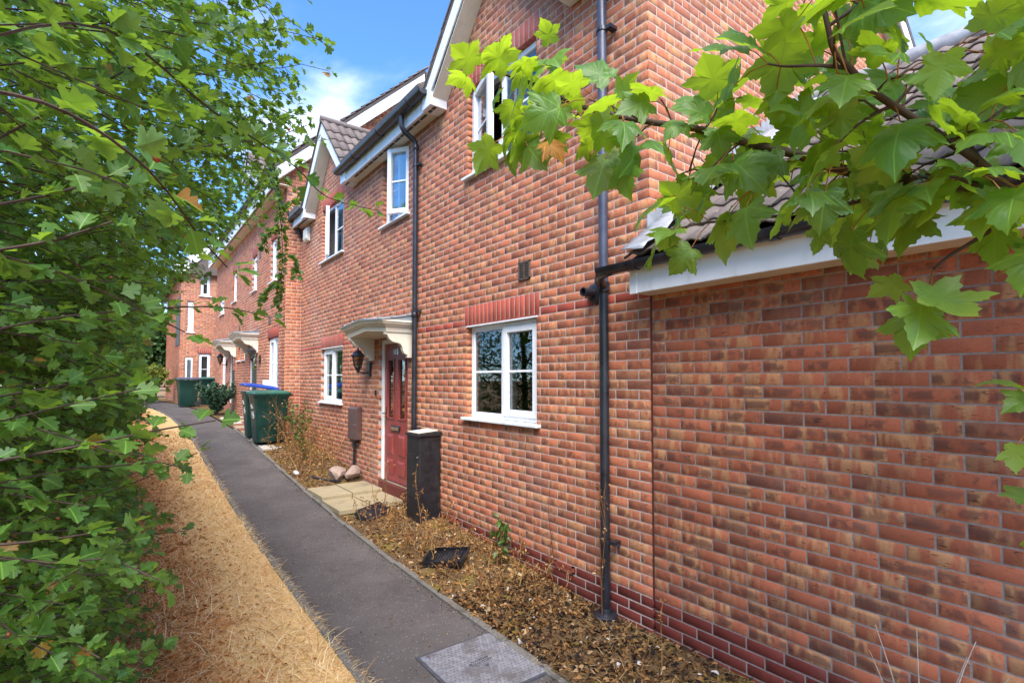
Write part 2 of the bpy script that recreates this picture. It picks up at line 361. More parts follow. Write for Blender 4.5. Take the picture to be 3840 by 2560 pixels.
M['syc'] = leaf_mat('sycamore_leaf', (.060, .165, .045), (.14, .27, .040), (.52, .74, .03), (.20, .31, .06), .42, 'palm', .46)
M['haw'] = leaf_mat('hawthorn_leaf', (.040, .130, .028), (.105, .205, .034), (.30, .50, .04), (.10, .19, .06), .46, 'mid', .42, rare=(.36, .12, .03))
M['hawfar'] = leaf_mat('hedge_leaf', (.034, .112, .024), (.095, .185, .032), (.24, .42, .04), None, .45, 'mid', .40, rare=(.30, .14, .03))
M['laurel'] = leaf_mat('seedling_leaf', (.040, .085, .014), (.09, .14, .02), (.16, .26, .03), None, .38, 'mid', .30)
M['juniper'] = leaf_mat('juniper_leaf', (.020, .065, .034), (.045, .11, .055), (.06, .12, .05), None, .6, 'mid', .25)
M['lime'] = leaf_mat('yellow_green_leaf', (.15, .20, .03), (.30, .32, .06), (.35, .42, .05), None, .5, 'mid', .35)
M['conifer'] = leaf_mat('conifer_leaf', (.020, .060, .012), (.050, .105, .018), (.06, .11, .02), None, .6, 'mid', .25)
M['bark'] = simple('dark_bark', (.060, .040, .033), .85, .2, .3, 25, .6)
M['barksyc'] = simple('brown_twig_bark', (.070, .042, .032), .7, .3, .3, 30, .4)
M['petiole'] = simple('reddish_leaf_stalk', (.30, .12, .03), .5, .4, .3, 20)
M['berry'] = simple('red_haw_berry', (.20, .035, .015), .35, .5, .3, 40)
M['deadleaf'] = leaf_mat('withered_leaf', (.32, .13, .02), (.46, .22, .04), (.45, .18, .02), None, .6, 'palm', .3)
def straw(name, stops, tf=.25):
    m = NM(name); r = m.rnd(); c = m.ramp(r, stops)
    return m.fin(m.n('ShaderNodeMixShader', {0: tf, 1: m.bsdf(c, .8, .2), 2: m.n('ShaderNodeBsdfTranslucent', {0: c}).outputs[0]}).outputs[0])
M['straw'] = straw('straw', [(0, (.36, .16, .045)), (.25, (.72, .45, .18)), (.65, (.93, .70, .38)), (.92, (.95, .84, .60)), (1, (.46, .40, .12))])
M['litter'] = straw('dead_leaf_litter', [(0, (.17, .05, .016)), (.4, (.42, .15, .042)), (.75, (.66, .29, .09)), (1, (.80, .52, .28))])
M['bedlitter'] = straw('bed_leaf_litter', [(0, (.022, .017, .014)), (.25, (.10, .048, .020)), (.55, (.30, .135, .042)), (.88, (.50, .27, .10)), (.985, (.60, .44, .26)), (1, (.62, .58, .54))])
M['bedstraw'] = straw('dull_straw', [(0, (.16, .075, .028)), (.4, (.38, .22, .085)), (.8, (.60, .41, .19)), (1, (.74, .58, .34))])
M['darklitter'] = straw('rotted_leaf_litter', [(0, (.012, .010, .012)), (.35, (.045, .028, .018)), (.7, (.15, .07, .026)), (.93, (.32, .17, .065)), (.985, (.50, .36, .22)), (1, (.60, .58, .58))])
M['dryweed'] = straw('dry_weed_stem', [(0, (.14, .055, .022)), (.55, (.32, .15, .05)), (.9, (.46, .27, .10)), (1, (.60, .42, .20))])
M['paletwig'] = simple('pale_dead_twig', (.34, .29, .25), .8, .2, .2, 30)
M['blackplastic'] = simple('black_crate_plastic', (.012, .013, .018), .35, .5, .3, 14, .1, 0, (.10, .09, .08), .4)
M['rubble'] = simple('pinkish_rubble_stone', (.33, .24, .20), .9, .2, .15, 7, .5, 0, (.16, .12, .10), .6)

# ------------------------------------------------------------------ ground
_py = np.array([-60, 3.5, 5.8, 8.2, 10.2, 12.5, 15, 18, 23, 30, 400.]); _pzv = np.array([0, 0, .08, .22, .40, .60, .70, .78, .86, .90, .90])
def pz(Y):
    Y = np.asarray(Y, float); return sum(np.interp(Y+d, _py, _pzv) for d in (-1, -.6, -.2, .2, .6, 1))/6.0
def edgeL(Y): return np.interp(Y, [-5, 14, 17, 20, 24, 30, 40], [1.22, 1.22, 1.15, 1.0, .55, -.5, -2.5])
def edgeR(Y): return np.interp(Y, [-5, 13, 20, 24, 30, 40], [2.13, 2.13, 2.05, 1.75, 1.0, -.8])
def sheet(name, ys, xs_fn, zf, mat, nx, kind='structure'):
    V = []; 
    for Y in ys:
        x0, x1 = xs_fn(Y)
        for i in range(nx): V.append((x0+(x1-x0)*i/(nx-1), Y))
    V = np.array(V); Z = zf(V[:, 0], V[:, 1]); V3 = np.column_stack([V, Z]); n = len(ys)
    F = [(j*nx+i, j*nx+i+1, (j+1)*nx+i+1, (j+1)*nx+i) for j in range(n-1) for i in range(nx-1)]
    me = fast_mesh(name, V3, F); me.shade_smooth()
    o = mesh_obj(name, me, mat); return tag(o, kind=kind)
gy = np.concatenate([np.linspace(-60, -3, 10), np.linspace(-2, 34, 73), np.array([40, 60, 100, 200, 400.])])
o = sheet('ground', gy, lambda Y: (-300, 300), lambda x, y: pz(y)-.06, M['earth'], 61)
tag(o, 'dry earth ground under the whole place')
def fbm(x, y, s): 
    return (np.sin(x*s*1.7+1.3)*np.cos(y*s*1.1+.4) + .5*np.sin(x*s*3.9+y*s*2.3) + .25*np.sin(x*s*8.1-y*s*7.2+2))/1.75
ly = np.concatenate([np.arange(-2, 8, .06), np.arange(8, 34, .3)])
def lawn_z(x, y):
    rise = .10*np.clip((.35-x)/1.2, 0, 1)
    return pz(y)+.008+.010*fbm(x, y, 6)+.012*fbm(x+3, y, 2.2)+rise
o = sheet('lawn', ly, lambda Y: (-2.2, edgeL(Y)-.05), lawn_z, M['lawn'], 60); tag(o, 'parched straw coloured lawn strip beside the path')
o = sheet('path', np.arange(-2, 40, .25), lambda Y: (edgeL(Y), edgeR(Y)), lambda x, y: pz(y)+.004*fbm(x, y, 3)-.004, M['asphalt'], 14); tag(o, 'worn dark asphalt footpath')
def bed_z(x, y):
    return pz(y)+.012+.012*fbm(x, y, 7)+.10*np.clip((x-2.3)/.6, 0, 1)*np.clip((y-2.9)/2.0, 0, 1)*np.clip(np.abs(y-7.1)/.25-2.9, 0, 1)
o = sheet('planting_bed', np.arange(-1.5, 11.6, .06), lambda Y: (2.17, 3.10), bed_z, M['soil'], 22, 'structure'); tag(o, 'bare planting bed at the foot of the brick wall')
o = sheet('planting_bed', np.arange(11.4, 30, .3), lambda Y: (edgeR(Y)+.04, 2.80), lambda x, y: pz(y)+.006, M['soil'], 6, 'structure'); tag(o, 'soil strip in front of the far terrace')
# concrete edging, one stone after another
def edging(name, side, y0, y1, label):
    k = thing(name, (0, 0, 0), label, None); k['kind'] = 'structure'
    y = y0; i = 0
    while y < y1:
        L = .90; e = edgeL if side < 0 else edgeR
        mb = MB(); ys = [y+.006, y+L*.5, y+L-.006]
        j = rng.normal(0, .006); w = .058
        for a, b in zip(ys[:-1], ys[1:]):
            xa, xb = e(a)+j, e(b)+j; za, zb_ = float(pz(a)), float(pz(b)); h = (.022 if side < 0 else .016)+rng.normal(0, .004)
            s0, s1 = (-w, -.004) if side < 0 else (.004, w)
            mb.hexa([(xa+s0, a, za-.10), (xa+s1, a, za-.10), (xb+s1, b, zb_-.10), (xb+s0, b, zb_-.10)],
                    [(xa+s0, a, za+h), (xa+s1, a, za+h), (xb+s1, b, zb_+h), (xb+s0, b, zb_+h)])
        obj('edging_stone', mb, M['kerb'], k, bevel=.006)
        y += L; i += 1
edging('kerb', -1, .2, 32, 'narrow concrete edging between lawn and path')
edging('kerb', 1, .2, 13, 'narrow concrete edging between path and planting bed')

# ------------------------------------------------------------------ brickwork
class Fr:                    # a wall plane: u along the wall, d outwards, z up
    def __init__(s, kind, off):
        s.kind = kind; s.off = off
    def P(s, u, d, z):
        return (s.off-d, u, z) if s.kind == 'X' else (u, s.off-d, z)
    def box(s, mb, u0, u1, d0, d1, z0, z1):
        a = s.P(u0, d0, z0); b = s.P(u1, d1, z1); mb.box(a[0], b[0], a[1], b[1], a[2], b[2]); return mb
def brick_arrays(fr, w, h, depth=.10):
    c = .0013
    L = [(c, 0, c), (w-c, 0, c), (w-c, 0, h-c), (c, 0, h-c), (0, -.0013, 0), (w, -.0013, 0), (w, -.0013, h), (0, -.0013, h),
         (0, -depth, 0), (w, -depth, 0), (w, -depth, h), (0, -depth, h)]
    o = np.array(fr.P(0, 0, 0)); V = np.array([fr.P(*q) for q in L]) - o
    F = [(0, 1, 2, 3)] + [(4+i, 4+(i+1) % 4, (i+1) % 4, i) for i in range(4)] + [(8+i, 8+(i+1) % 4, 4+(i+1) % 4, 4+i) for i in range(4)]
    if fr.kind == 'X': F = [f[::-1] for f in F]
    uv = [(q[0]+(-q[1] if i > 7 else 0), q[2]) for i, q in enumerate(L)]
    return V, np.array(F), np.array(uv)
_bm = {}
def brick_mesh(fr, w, h, mat):
    k = (fr.kind, round(w, 3), round(h, 3), mat.name)
    if k not in _bm:
        V, F, uv = brick_arrays(fr, round(w, 3), round(h, 3)); me = fast_mesh('brick', V, F, uv); me.materials.append(mat); _bm[k] = me
    return _bm[k]
def courses(u0, u1, zb, k0, k1, ch, bl, openings, keep=None, red=(), phase=0, j=.010):
    out = []
    for k in range(k0, k1):
        z0 = zb+k*ch; z1 = z0+ch-j; zm = (z0+z1)/2
        e = u0 - (bl/2 if (k+phase) % 2 else 0)
        while e < u1-.02:
            a, b = max(e, u0), min(e+bl-j, u1); e += bl
            segs = [(a, b)]
            for (p, q, r_, s) in openings:
                if r_ < zm < s:
                    ns = []
                    for (x, y) in segs:
                        if y <= p or x >= q: ns.append((x, y))
                        else:
                            if x < p: ns.append((x, p))
                            if y > q: ns.append((q, y))
                    segs = ns
            for (x, y) in segs:
                if y-x > .03 and (keep is None or keep((x+y)/2, zm)): out.append((x, y, z0, z1, 'r' if k in red else 'm'))
    return out
def build_bricks(wall, fr, rects, mats, top_n, jit=.0006):
    """the largest top_n in view become objects, the others one joined part for each material"""
    ctr = np.array([fr.P((a+b)/2, 0, (z0+z1)/2) for a, b, z0, z1, _ in rects])
    ok, dep = seen(ctr); dist = np.linalg.norm(ctr-CAM, axis=1)
    nrm = abs(ctr[:, 0]-CAM[0]) if fr.kind == 'X' else abs(ctr[:, 1]-CAM[1])
    size = np.array([(b-a)*(z1-z0) for a, b, z0, z1, _ in rects])*nrm/dist/np.maximum(dep, .2)**2
    order = np.argsort(-np.where(ok, size, -1)); pick = set(order[:top_n].tolist())
    acc = {}; L = wloc(wall)
    for i, (a, b, z0, z1, k) in enumerate(rects):
        d = rng.uniform(-jit, jit); p = np.array(fr.P(a, d, z0))
        if i in pick and ok[i]:
            me = brick_mesh(fr, b-a, z1-z0, mats[k]); ob = bpy.data.objects.new('brick', me); sc.collection.objects.link(ob); ob.parent = wall; ob.location = p-L
        else:
            V, F, uv = brick_arrays(fr, b-a, z1-z0); q = acc.setdefault(k, [[], [], [], 0])
            q[0].append(V+p-L); q[1].append(F+q[3]); q[2].append(uv); q[3] += len(V)
    for k, q in acc.items():
        me = fast_mesh('brickwork', np.vstack(q[0]), np.vstack(q[1]), np.vstack(q[2])); me.materials.append(mats[k])
        ob = mesh_obj('brickwork', me, None, wall); ob['kind'] = 'stuff'
def core(mb, fr, u0, u1, z0, z1, openings, d0=-.0022, d1=-.26, grow=.012):
    op = [(p-grow, q+grow, r_-grow, s+grow) for p, q, r_, s in openings]
    us = sorted({u0, u1, *[x for o in op for x in o[:2] if u0 < x < u1]}); zs = sorted({z0, z1, *[x for o in op for x in o[2:] if z0 < x < z1]})
    for a, b in zip(us[:-1], us[1:]):
        run = None
        for c, d in list(zip(zs[:-1], zs[1:])) + [(None, None)]:
            free = c is not None and not any(p < (a+b)/2 < q and r_ < (c+d)/2 < s for p, q, r_, s in op)
            if free: run = (run[0], d) if run else (c, d)
            elif run: fr.box(mb, a, b, d0, d1, *run); run = None
    return mb
def soldiers(u0, u1, z0, z1, w=.0745):
    n = max(1, round((u1-u0)/w)); s = (u1-u0)/n
    return [(u0+i*s, u0+(i+1)*s-.009, z0, z1-.009, 'r') for i in range(n)]
BM = {'m': M['brick'], 'r': M['brick_red'], 'p': M['brick_plinth']}

# ------------------------------------------------------------------ windows, doors
def window(parent, fr, u0, u1, z0, z1, mull=(.5,), open_light=None, open_ang=0, near_hinge=False, curtain=None, sill=True, bar=True, sashes=(), dark=False, rec=-.055, label=None):
    f = MB(); t = .055; D0, D1 = rec, rec-.07
    fr.box(f, u0, u0+t, D0, D1, z0, z1); fr.box(f, u1-t, u1, D0, D1, z0, z1)
    fr.box(f, u0+t, u1-t, D0, D1, z0, z0+t); fr.box(f, u0+t, u1-t, D0, D1, z1-t, z1)
    cuts = [u0+t]+[u0+(u1-u0)*m for m in mull]+[u1-t]
    for m in cuts[1:-1]: fr.box(f, m-.03, m+.03, D0, D1, z0+t, z1-t)
    w = obj('window', f, M['upvc'], parent, bevel=.005)
    if label: w['label'] = label
    for i in range(len(cuts)-1):
        a = cuts[i]+(.03 if i > 0 else 0); b = cuts[i+1]-(.03 if i < len(cuts)-2 else 0); c, d = z0+t, z1-t
        sashed = i in sashes or i == open_light
        g = MB(); s = MB(); h = MB(); st = .05
        ia, ib, ic, id_ = (a+st, b-st, c+st, d-st) if sashed else (a, b, c, d)
        if sashed:
            A, B, C, Dd = a-.012, b+.012, c-.012, d+.012; S0, S1 = rec+.018, rec-.045
            fr.box(s, A, ia, S0, S1, C, Dd); fr.box(s, ib, B, S0, S1, C, Dd); fr.box(s, ia, ib, S0, S1, C, ic); fr.box(s, ia, ib, S0, S1, id_, Dd)
        gd = rec-.022
        fr.box(g, ia-.004, ib+.004, gd, gd-.018, ic-.004, id_+.004)
        if bar: fr.box(h, ia, ib, gd+.008, gd-.026, (c+d)/2-.011, (c+d)/2+.011)
        if i == open_light:      # side hung, hinged on the far jamb and swung out
            piv = np.array(fr.P(A if near_hinge else B, S0, 0)); ca, sa = math.cos(open_ang), math.sin(open_ang)
            for q in (g, s, h):
                nv = []
                for v in q.v:
                    x, y = v[0]-piv[0], v[1]-piv[1]
                    nv.append((piv[0]+ca*x-sa*y, piv[1]+sa*x+ca*y, v[2]))
                q.v = nv
        if sashed: obj('sash', s, M['upvc'], w, bevel=.005)
        obj('pane', g, M['glass'], w)
        if bar: obj('glazing_bar', h, M['upvc'], w)
    if sill:
        s = MB(); fr.box(s, u0-.06, u1+.06, .055, rec-.02, z0-.035, z0-.004); obj('sill', s, M['upvc'], w, bevel=.006)
    r = MB(); dp = rec-.075
    a = fr.P(u0-.25, dp-.02, z0-.5); b = fr.P(u1+.6, dp-1.9, z1+.25)
    x0, x1 = sorted((a[0], b[0])); y0, y1 = sorted((a[1], b[1]))
    vs = [(x0,y0,a[2]),(x1,y0,a[2]),(x1,y1,a[2]),(x0,y1,a[2]),(x0,y0,b[2]),(x1,y0,b[2]),(x1,y1,b[2]),(x0,y1,b[2])]
    fs = [(0,1,2,3),(4,7,6,5),(1,5,6,2)] + [(0,4,5,1),(3,2,6,7)]
    if fr.kind != 'X': fs = [(0,1,2,3),(4,7,6,5),(3,2,6,7),(0,3,7,4),(1,5,6,2)]
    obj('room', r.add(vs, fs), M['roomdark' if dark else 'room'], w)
    if curtain:
        for (ca_, cb_, mt) in curtain:
            q = MB(); n = 26; ua, ub = u0+(u1-u0)*ca_, u0+(u1-u0)*cb_
            pts = [fr.P(ua+(ub-ua)*k/n, dp-.07+.016*math.sin(k*1.9)+.006*math.sin(k*4.3), 0) for k in range(n+1)]
            vs = [(p[0], p[1], z0+.02) for p in pts]+[(p[0], p[1], z1-.02) for p in pts]
            q.add(vs, [(k, k+1, n+2+k, n+1+k) for k in range(n)]); obj('curtain', q, M[mt], w, smooth=80)
    return w

def canopy(parent, X, yc, zt, w=1.56, proj=.47):
    """bowed door hood on two scroll brackets"""
    y0, y1 = yc-w/2, yc+w/2; x0 = X-proj; rise = .058
    prof = [(0, 0), (0, -.022), (.012, -.028), (.02, -.05), (.045, -.062), (.05, -.078), (.072, -.088), (.085, -.150)]
    rings = []
    for ins, dz in prof:
        A = (X, y0+ins, zt+dz); B = (x0+ins, y0+ins, zt+dz); C = (x0+ins, yc, zt+dz+rise); Dd = (x0+ins, y1-ins, zt+dz); E_ = (X, y1-ins, zt+dz)
        rings.append([A, B, C, Dd, E_])
    mb = MB(); vs = [p for r_ in rings for p in r_]; fs = []
    for i in range(len(rings)-1):
        for k in range(4): fs.append((i*5+k, i*5+k+1, (i+1)*5+k+1, (i+1)*5+k))
    b = (len(rings)-1)*5; fs += [(b, b+1, b+2), (b, b+2, b+4), (b+2, b+3, b+4)]
    mb.add(vs, fs); c = obj('door_canopy', mb, M['cream'], parent)
    s = MB(); o = .012
    top = [(X, y0-o, zt+.10), (x0-o, y0-o, zt+.006), (x0-o, yc, zt+rise+.006), (x0-o, y1+o, zt+.006), (X, y1+o, zt+.10), (X, yc, zt+.145)]
    bot = [(p[0], p[1], p[2]-.012) for p in top]
    # near edge panel between roof sheet and moulding
    s.add(top+bot, [(0, 1, 2, 5), (5, 2, 3, 4), (6, 11, 8, 7), (11, 10, 9, 8), (0, 6, 7, 1), (1, 7, 8, 2), (2, 8, 9, 3), (3, 9, 10, 4)])
    for yy in (y0+.002, y1-.014):
        s.prism([(X, zt-.004), (x0+.01, zt-.004), (x0+.01, zt+.0), (X, zt+.09)], 1, yy, yy+.012)
    for k, (xx, yy) in enumerate([(x0-.008, y0+.1), (x0-.008, yc-.2), (x0-.008, yc+.25), (x0-.008, y1-.2), (x0+.12, y0-.006), (x0+.34, y0-.006)]):
        zb = zt+.01+(rise*(1-abs(yy-yc)/(w/2)) if xx < x0 else (xx-x0)/proj*.09)
        s.box(xx-.012, xx+.012, yy-.012, yy+.012, zb-.002, zb+.014)
    obj('canopy_roof', s, M['galv'], c)
    z = zt-.145
    pf = [(0, z), (.385, z), (.385, z-.035), (.36, z-.042), (.345, z-.07), (.325, z-.10), (.29, z-.125), (.25, z-.137), (.205, z-.142), (.17, z-.16), (.148, z-.195), (.138, z-.24), (.12, z-.275), (.085, z-.292), (.075, z-.295), (.075, z-.33), (0, z-.33)]
    for yy in (y0+.10, y1-.17):
        q = MB(); q.prism([(X-a, h) for a, h in pf], 1, yy, yy+.07); obj('bracket', q, M['cream'], c, bevel=.004)
    return c
def text(parent, body, size, M3, mat, name='number', ext=.002):
    cu = bpy.data.curves.new(name, 'FONT'); cu.body = body; cu.size = size; cu.extrude = ext; cu.align_x = 'CENTER'; cu.align_y = 'CENTER'; cu.resolution_u = 4
    tmp = bpy.data.objects.new(name, cu); me = bpy.data.meshes.new_from_object(tmp); bpy.data.objects.remove(tmp)
    o = bpy.data.objects.new(name, me); link(o, parent); me.materials.clear(); me.materials.append(mat)
    m4 = M3.copy(); m4.translation = Vector(m4.translation) - Vector(wloc(parent)); o.matrix_local = m4
    return o
def face_mx(fr, p):       # text lying in a wall plane, reading from outside
    if fr == 'X': m3 = Matrix(((0, 0, -1), (-1, 0, 0), (0, 1, 0)))     # seen from -X: right is -Y
    elif fr == 'Y': m3 = Matrix(((1, 0, 0), (0, 0, -1), (0, 1, 0)))
    else: m3 = Matrix.Identity(3)
    m4 = m3.to_4x4(); m4.translation = p; return m4
def lantern(name, X, y, z, label, group, s=1.0, proj=.20):
    t = thing(name, (X, y, z), label, 'wall lamp', group)
    a = MB(); a.box(X-.035, X-.002, y-.045*s, y+.045*s, z-.10*s, z+.10*s)
    a.tube([(X-.03, y, z-.045*s), (X-.10, y, z-.055*s), (X-proj, y, z-.03*s)], .011*s, 8)
    a.tube([(X-.03, y, z-.02), (X-.09, y, z-.01), (X-.13, y, z-.045*s)], .004, 6)
    obj('wall_bracket', a, M['blackcast'], t, smooth=40)
    cx = X-proj; b = MB()
    b.lathe([(.004, -.085*s), (.018*s, -.075*s), (.008*s, -.05*s), (.02*s, -.03*s), (.03*s, -.01*s), (.05*s, .03*s), (.058*s, .04*s), (.055*s, .048*s)], (cx, y, z), 12); obj('lamp_base', b, M['blackcast'], t, smooth=40)
    g = MB(); c = MB(); n = 6; r0, r1, h0, h1 = .055*s, .088*s, .048*s, .20*s
    for k in range(n):
        A0, A1 = 2*math.pi*k/n, 2*math.pi*(k+1)/n
        q = [(cx+r0*math.cos(A0), y+r0*math.sin(A0), z+h0), (cx+r0*math.cos(A1), y+r0*math.sin(A1), z+h0), (cx+r1*math.cos(A1), y+r1*math.sin(A1), z+h1), (cx+r1*math.cos(A0), y+r1*math.sin(A0), z+h1)]
        gp = MB(); gp.add(q, [(0, 1, 2, 3)]); obj('glass_panel', gp, M['lampglass'], t)
        c.tube([q[0], q[3]], .006*s, 5); c.tube([q[3], q[2]], .006*s, 5)
    obj('cage', c, M['blackcast'], t)
    r_ = MB(); r_.lathe([(.115*s, .20*s), (.118*s, .21*s), (.085*s, .235*s), (.055*s, .275*s), (.03*s, .295*s), (.012*s, .30*s), (.018*s, .315*s), (.010*s, .33*s), (.004, .345*s)], (cx, y, z), 6); obj('lamp_cap', r_, M['blackcast'], t)
    bb = MB(); bb.lathe([(.012, .05*s), (.022, .09*s), (.024, .11*s), (.012, .14*s), (.003, .145*s)], (cx, y, z), 10); obj('bulb', bb, M['cream'], t, smooth=60)
    return t
def gutter(mb, X, y0, y1, z, r=.056):
    n = 10; L = []
    for k in range(n+1):
        a = math.pi+math.pi*k/n; L.append((X+r*math.cos(a), z+r*math.sin(a)))
    L2 = [(X+(r-.006)*math.cos(math.pi+math.pi*k/n), z+(r-.006)*math.sin(math.pi+math.pi*k/n)) for k in range(n+1)][::-1]
    mb.prism(L+L2, 1, y0, y1)
    for yy in (y0, y1-.004): mb.prism(L, 1, yy, yy+.004)
    y = y0+.35
    while y < y1:
        mb.prism([(X+(r+.007)*math.cos(math.pi+math.pi*k/n), z+(r+.007)*math.sin(math.pi+math.pi*k/n)) for k in range(n+1)], 1, y, y+.05); y += .95
    return mb

# ------------------------------------------------------------------ roof tiles
_tile = {}
def tile_mesh(w=.30, l=.40, th=.016):
    if (w, l) not in _tile:
        n = 10; V = []; 
        for j, yy in enumerate((0.0, l)):
            for s in (0, -th):
                for i in range(n+1):
                    x = w*i/n; h = .026*(.5-.5*math.cos(2*math.pi*2*i/n))**1.3
                    V.append((x, yy, h+s+(.0 if j else .018)))
        m_ = n+1; F = []
        for i in range(n):
            F += [(i, i+1, 2*m_+i+1, 2*m_+i), (m_+i+1, m_+i, 3*m_+i, 3*m_+i+1), (m_+i, m_+i+1, i+1, i)]
        F += [(0, 2*m_, 3*m_, m_), (n, m_+n, 3*m_+n, 2*m_+n)]
        me = fast_mesh('roof_tile', np.array(V), np.array(F)); me.materials.append(M['tile']); _tile[(w, l)] = me
    return _tile[(w, l)]
def lay_tiles(parent, org, across, upslope, ncol, nrow, w=.30, gauge=.32, keep=None, stuff=False):
    """across and upslope: unit vectors in the roof plane"""
    A = Vector(across).normalized(); U = Vector(upslope).normalized(); N = A.cross(U); me = tile_mesh(w, gauge+.08); L = Vector(wloc(parent))
    mats = []
    for r_ in range(nrow):
        for c in range(ncol):
            p = Vector(org)+A*(c*w)+U*(r_*gauge)
            if keep and not keep(p): continue
            tilt = Matrix.Rotation(R(-1.0+random.uniform(-.35, .35)), 3, 'X')
            m4 = (Matrix((A, U, N)).transposed() @ tilt).to_4x4(); m4.translation = p-L+N*random.uniform(0, .003); mats.append(m4)
    if stuff:
        v0 = np.array([v.co for v in me.vertices]); F0 = np.array([list(p.vertices) for p in me.polygons]); Vs = []; Fs = []
        for i, m4 in enumerate(mats):
            a = np.array(m4); Vs.append(v0 @ a[:3, :3].T + a[:3, 3]); Fs.append(F0+i*len(v0))
        if Vs:
            m2 = fast_mesh('tiling', np.vstack(Vs), np.vstack(Fs)); m2.materials.append(M['tile']); ob = mesh_obj('tiling', m2, None, parent); ob['kind'] = 'stuff'
        return
    for m4 in mats:
        ob = bpy.data.objects.new('roof_tile', me); sc.collection.objects.link(ob); ob.parent = parent; ob.matrix_local = m4

# ------------------------------------------------------------------ main house
D = 3.06; FX = Fr('X', D); ZB = .26; CH = .0745
def zk(k): return ZB+k*CH
house = thing('terraced_house', (D, 2.35, 0), 'nearest red brick house with red front door, black drainpipes and two small front gables', 'house', 'brick terraced houses')
W_OP = [(3.64, 4.84, zk(15), zk(29)), (8.91, 10.09, zk(15), zk(29)), (6.33, 7.29, zk(1), zk(29)),
        (3.64, 4.84, zk(51), zk(65)), (6.35, 7.21, zk(51), zk(65)), (8.93, 10.13, zk(51), zk(65))]
HEADS = [(3.60, 4.90, zk(29), zk(32)), (8.87, 10.13, zk(29), zk(32)), (3.60, 4.90, zk(65), zk(68)), (8.90, 10.16, zk(65), zk(68))]
GC = (4.24, 9.53); GH = 1.27; GZ = 6.62; GS = 1.05
def in_facade(u, z):
    if z < 5.13: return True
    return any(z < GZ-.20-GS*abs(u-c) for c in GC)
mb = MB(); core(mb, FX, 2.36, 11.58, -.3, 5.14, W_OP)
for c in GC:
    mb.prism([(c-1.25, 5.14), (c+1.25, 5.14), (c, GZ-.22)], 0, D+.0022, D+.26)
wall = obj('wall', mb, M['mortar'], house)
rects = courses(2.353, 11.578, ZB, 0, 84, CH, .225, W_OP+HEADS, in_facade, red=(29,))
for a, b, c, d in HEADS: rects += soldiers(a, b, c, d)
plinth = [(a, b, c, d, 'p') for a, b, c, d, _ in courses(2.353, 11.578, ZB, -6, 0, CH, .225, [])]
build_bricks(wall, FX, rects+plinth, BM, 215)
FE = Fr('Y', 2.35); RP = .70
def roof_z(x): return 5.30+RP*min(x-2.80, 10.26-x)
mb = MB()
mb.prism([(3.30, 0), (10.0, 0), (10.0, 5.35), (6.53, 7.80), (3.068, 5.38), (3.068, 2.5), (3.30, 2.5)], 1, 2.3522, 2.60); ew = obj('wall', mb, M['mortar'], house)
r2 = courses(3.064, 9.98, ZB, 32, 101, CH, .225, [], lambda u, z: z < roof_z(u)-.10 and z > 2.5+.62*(u-3.06), phase=1)
build_bricks(ew, FE, r2, BM, 85)
# roof, verge
mb = MB(); t = .10
for ya, yb in ((2.14, 2.965), (5.515, 8.255), (10.805, 11.58)):
    mb.prism([(2.78, 5.29), (4.30, 6.352), (4.30, 6.352+t), (2.76, 5.29+t)], 1, ya, yb)
mb.prism([(4.301, 6.353), (6.53, 7.91), (6.53, 7.91+t), (4.301, 6.353+t)], 1, 2.14, 11.58)
mb.prism([(10.28, 5.29), (10.30, 5.29+t), (6.531, 7.91+t), (6.531, 7.91)], 1, 2.14, 11.58)
roof = obj('roof', mb, M['tile'], house)
mb = MB(); mb.prism([(10.26, 5.06), (10.26, 5.285), (6.53, 7.905), (6.53, 7.66)], 1, 2.145, 2.165); obj('bargeboard', mb, M['fascia'], roof)
mb = MB(); mb.prism([(2.86, 5.06), (2.86, 5.34), (6.528, 7.905), (6.528, 7.66)], 1, 2.145, 2.165); obj('bargeboard', mb, M['fascia'], roof)
mb = MB(); mb.prism([(10.24, 5.08), (10.24, 5.10), (6.53, 7.70), (6.53, 7.68)], 1, 2.166, 2.352); obj('verge_soffit', mb, M['cream'], roof)
mb = MB(); mb.prism([(2.9, 5.10), (2.9, 5.12), (6.528, 7.70), (6.528, 7.68)], 1, 2.166, 2.352); obj('verge_soffit', mb, M['cream'], roof)
# eaves between the gables and at both ends
def eave(parent, X, y0, y1, z, over=.20, h=.215, vent=True):
    mb = MB(); mb.box(X-over, X-over+.02, y0, y1, z-.02, z+h); f = obj('fascia', mb, M['fascia'], parent, bevel=.004)
    s = MB(); s.box(X-over+.021, X-.001, y0+.002, y1-.002, z-.004, z+.008); obj('soffit', s, M['cream'], f)
    if vent:
        v = MB(); y = y0+.06
        while y < y1-.2: v.box(X-over+.05, X-over+.085, y, y+.16, z-.009, z-.005); y += .19
        obj('soffit_vent', v, M['pipe'], f)
    return f
eave(house, D, 5.53, 8.25, 5.10); eave(house, D, 10.82, 11.575, 5.10); eave(house, D, 2.16, 2.96, 5.10)
g = MB(); gutter(g, D-.275, 5.40, 8.48, 5.29, .070); obj('gutter', g, M['pipe'], house, smooth=50)
g = MB(); gutter(g, D-.26, 10.66, 11.57, 5.275); obj('gutter', g, M['pipe'], house, smooth=50)
g = MB(); gutter(g, D-.26, 2.14, 3.05, 5.275); obj('gutter', g, M['pipe'], house, smooth=50)
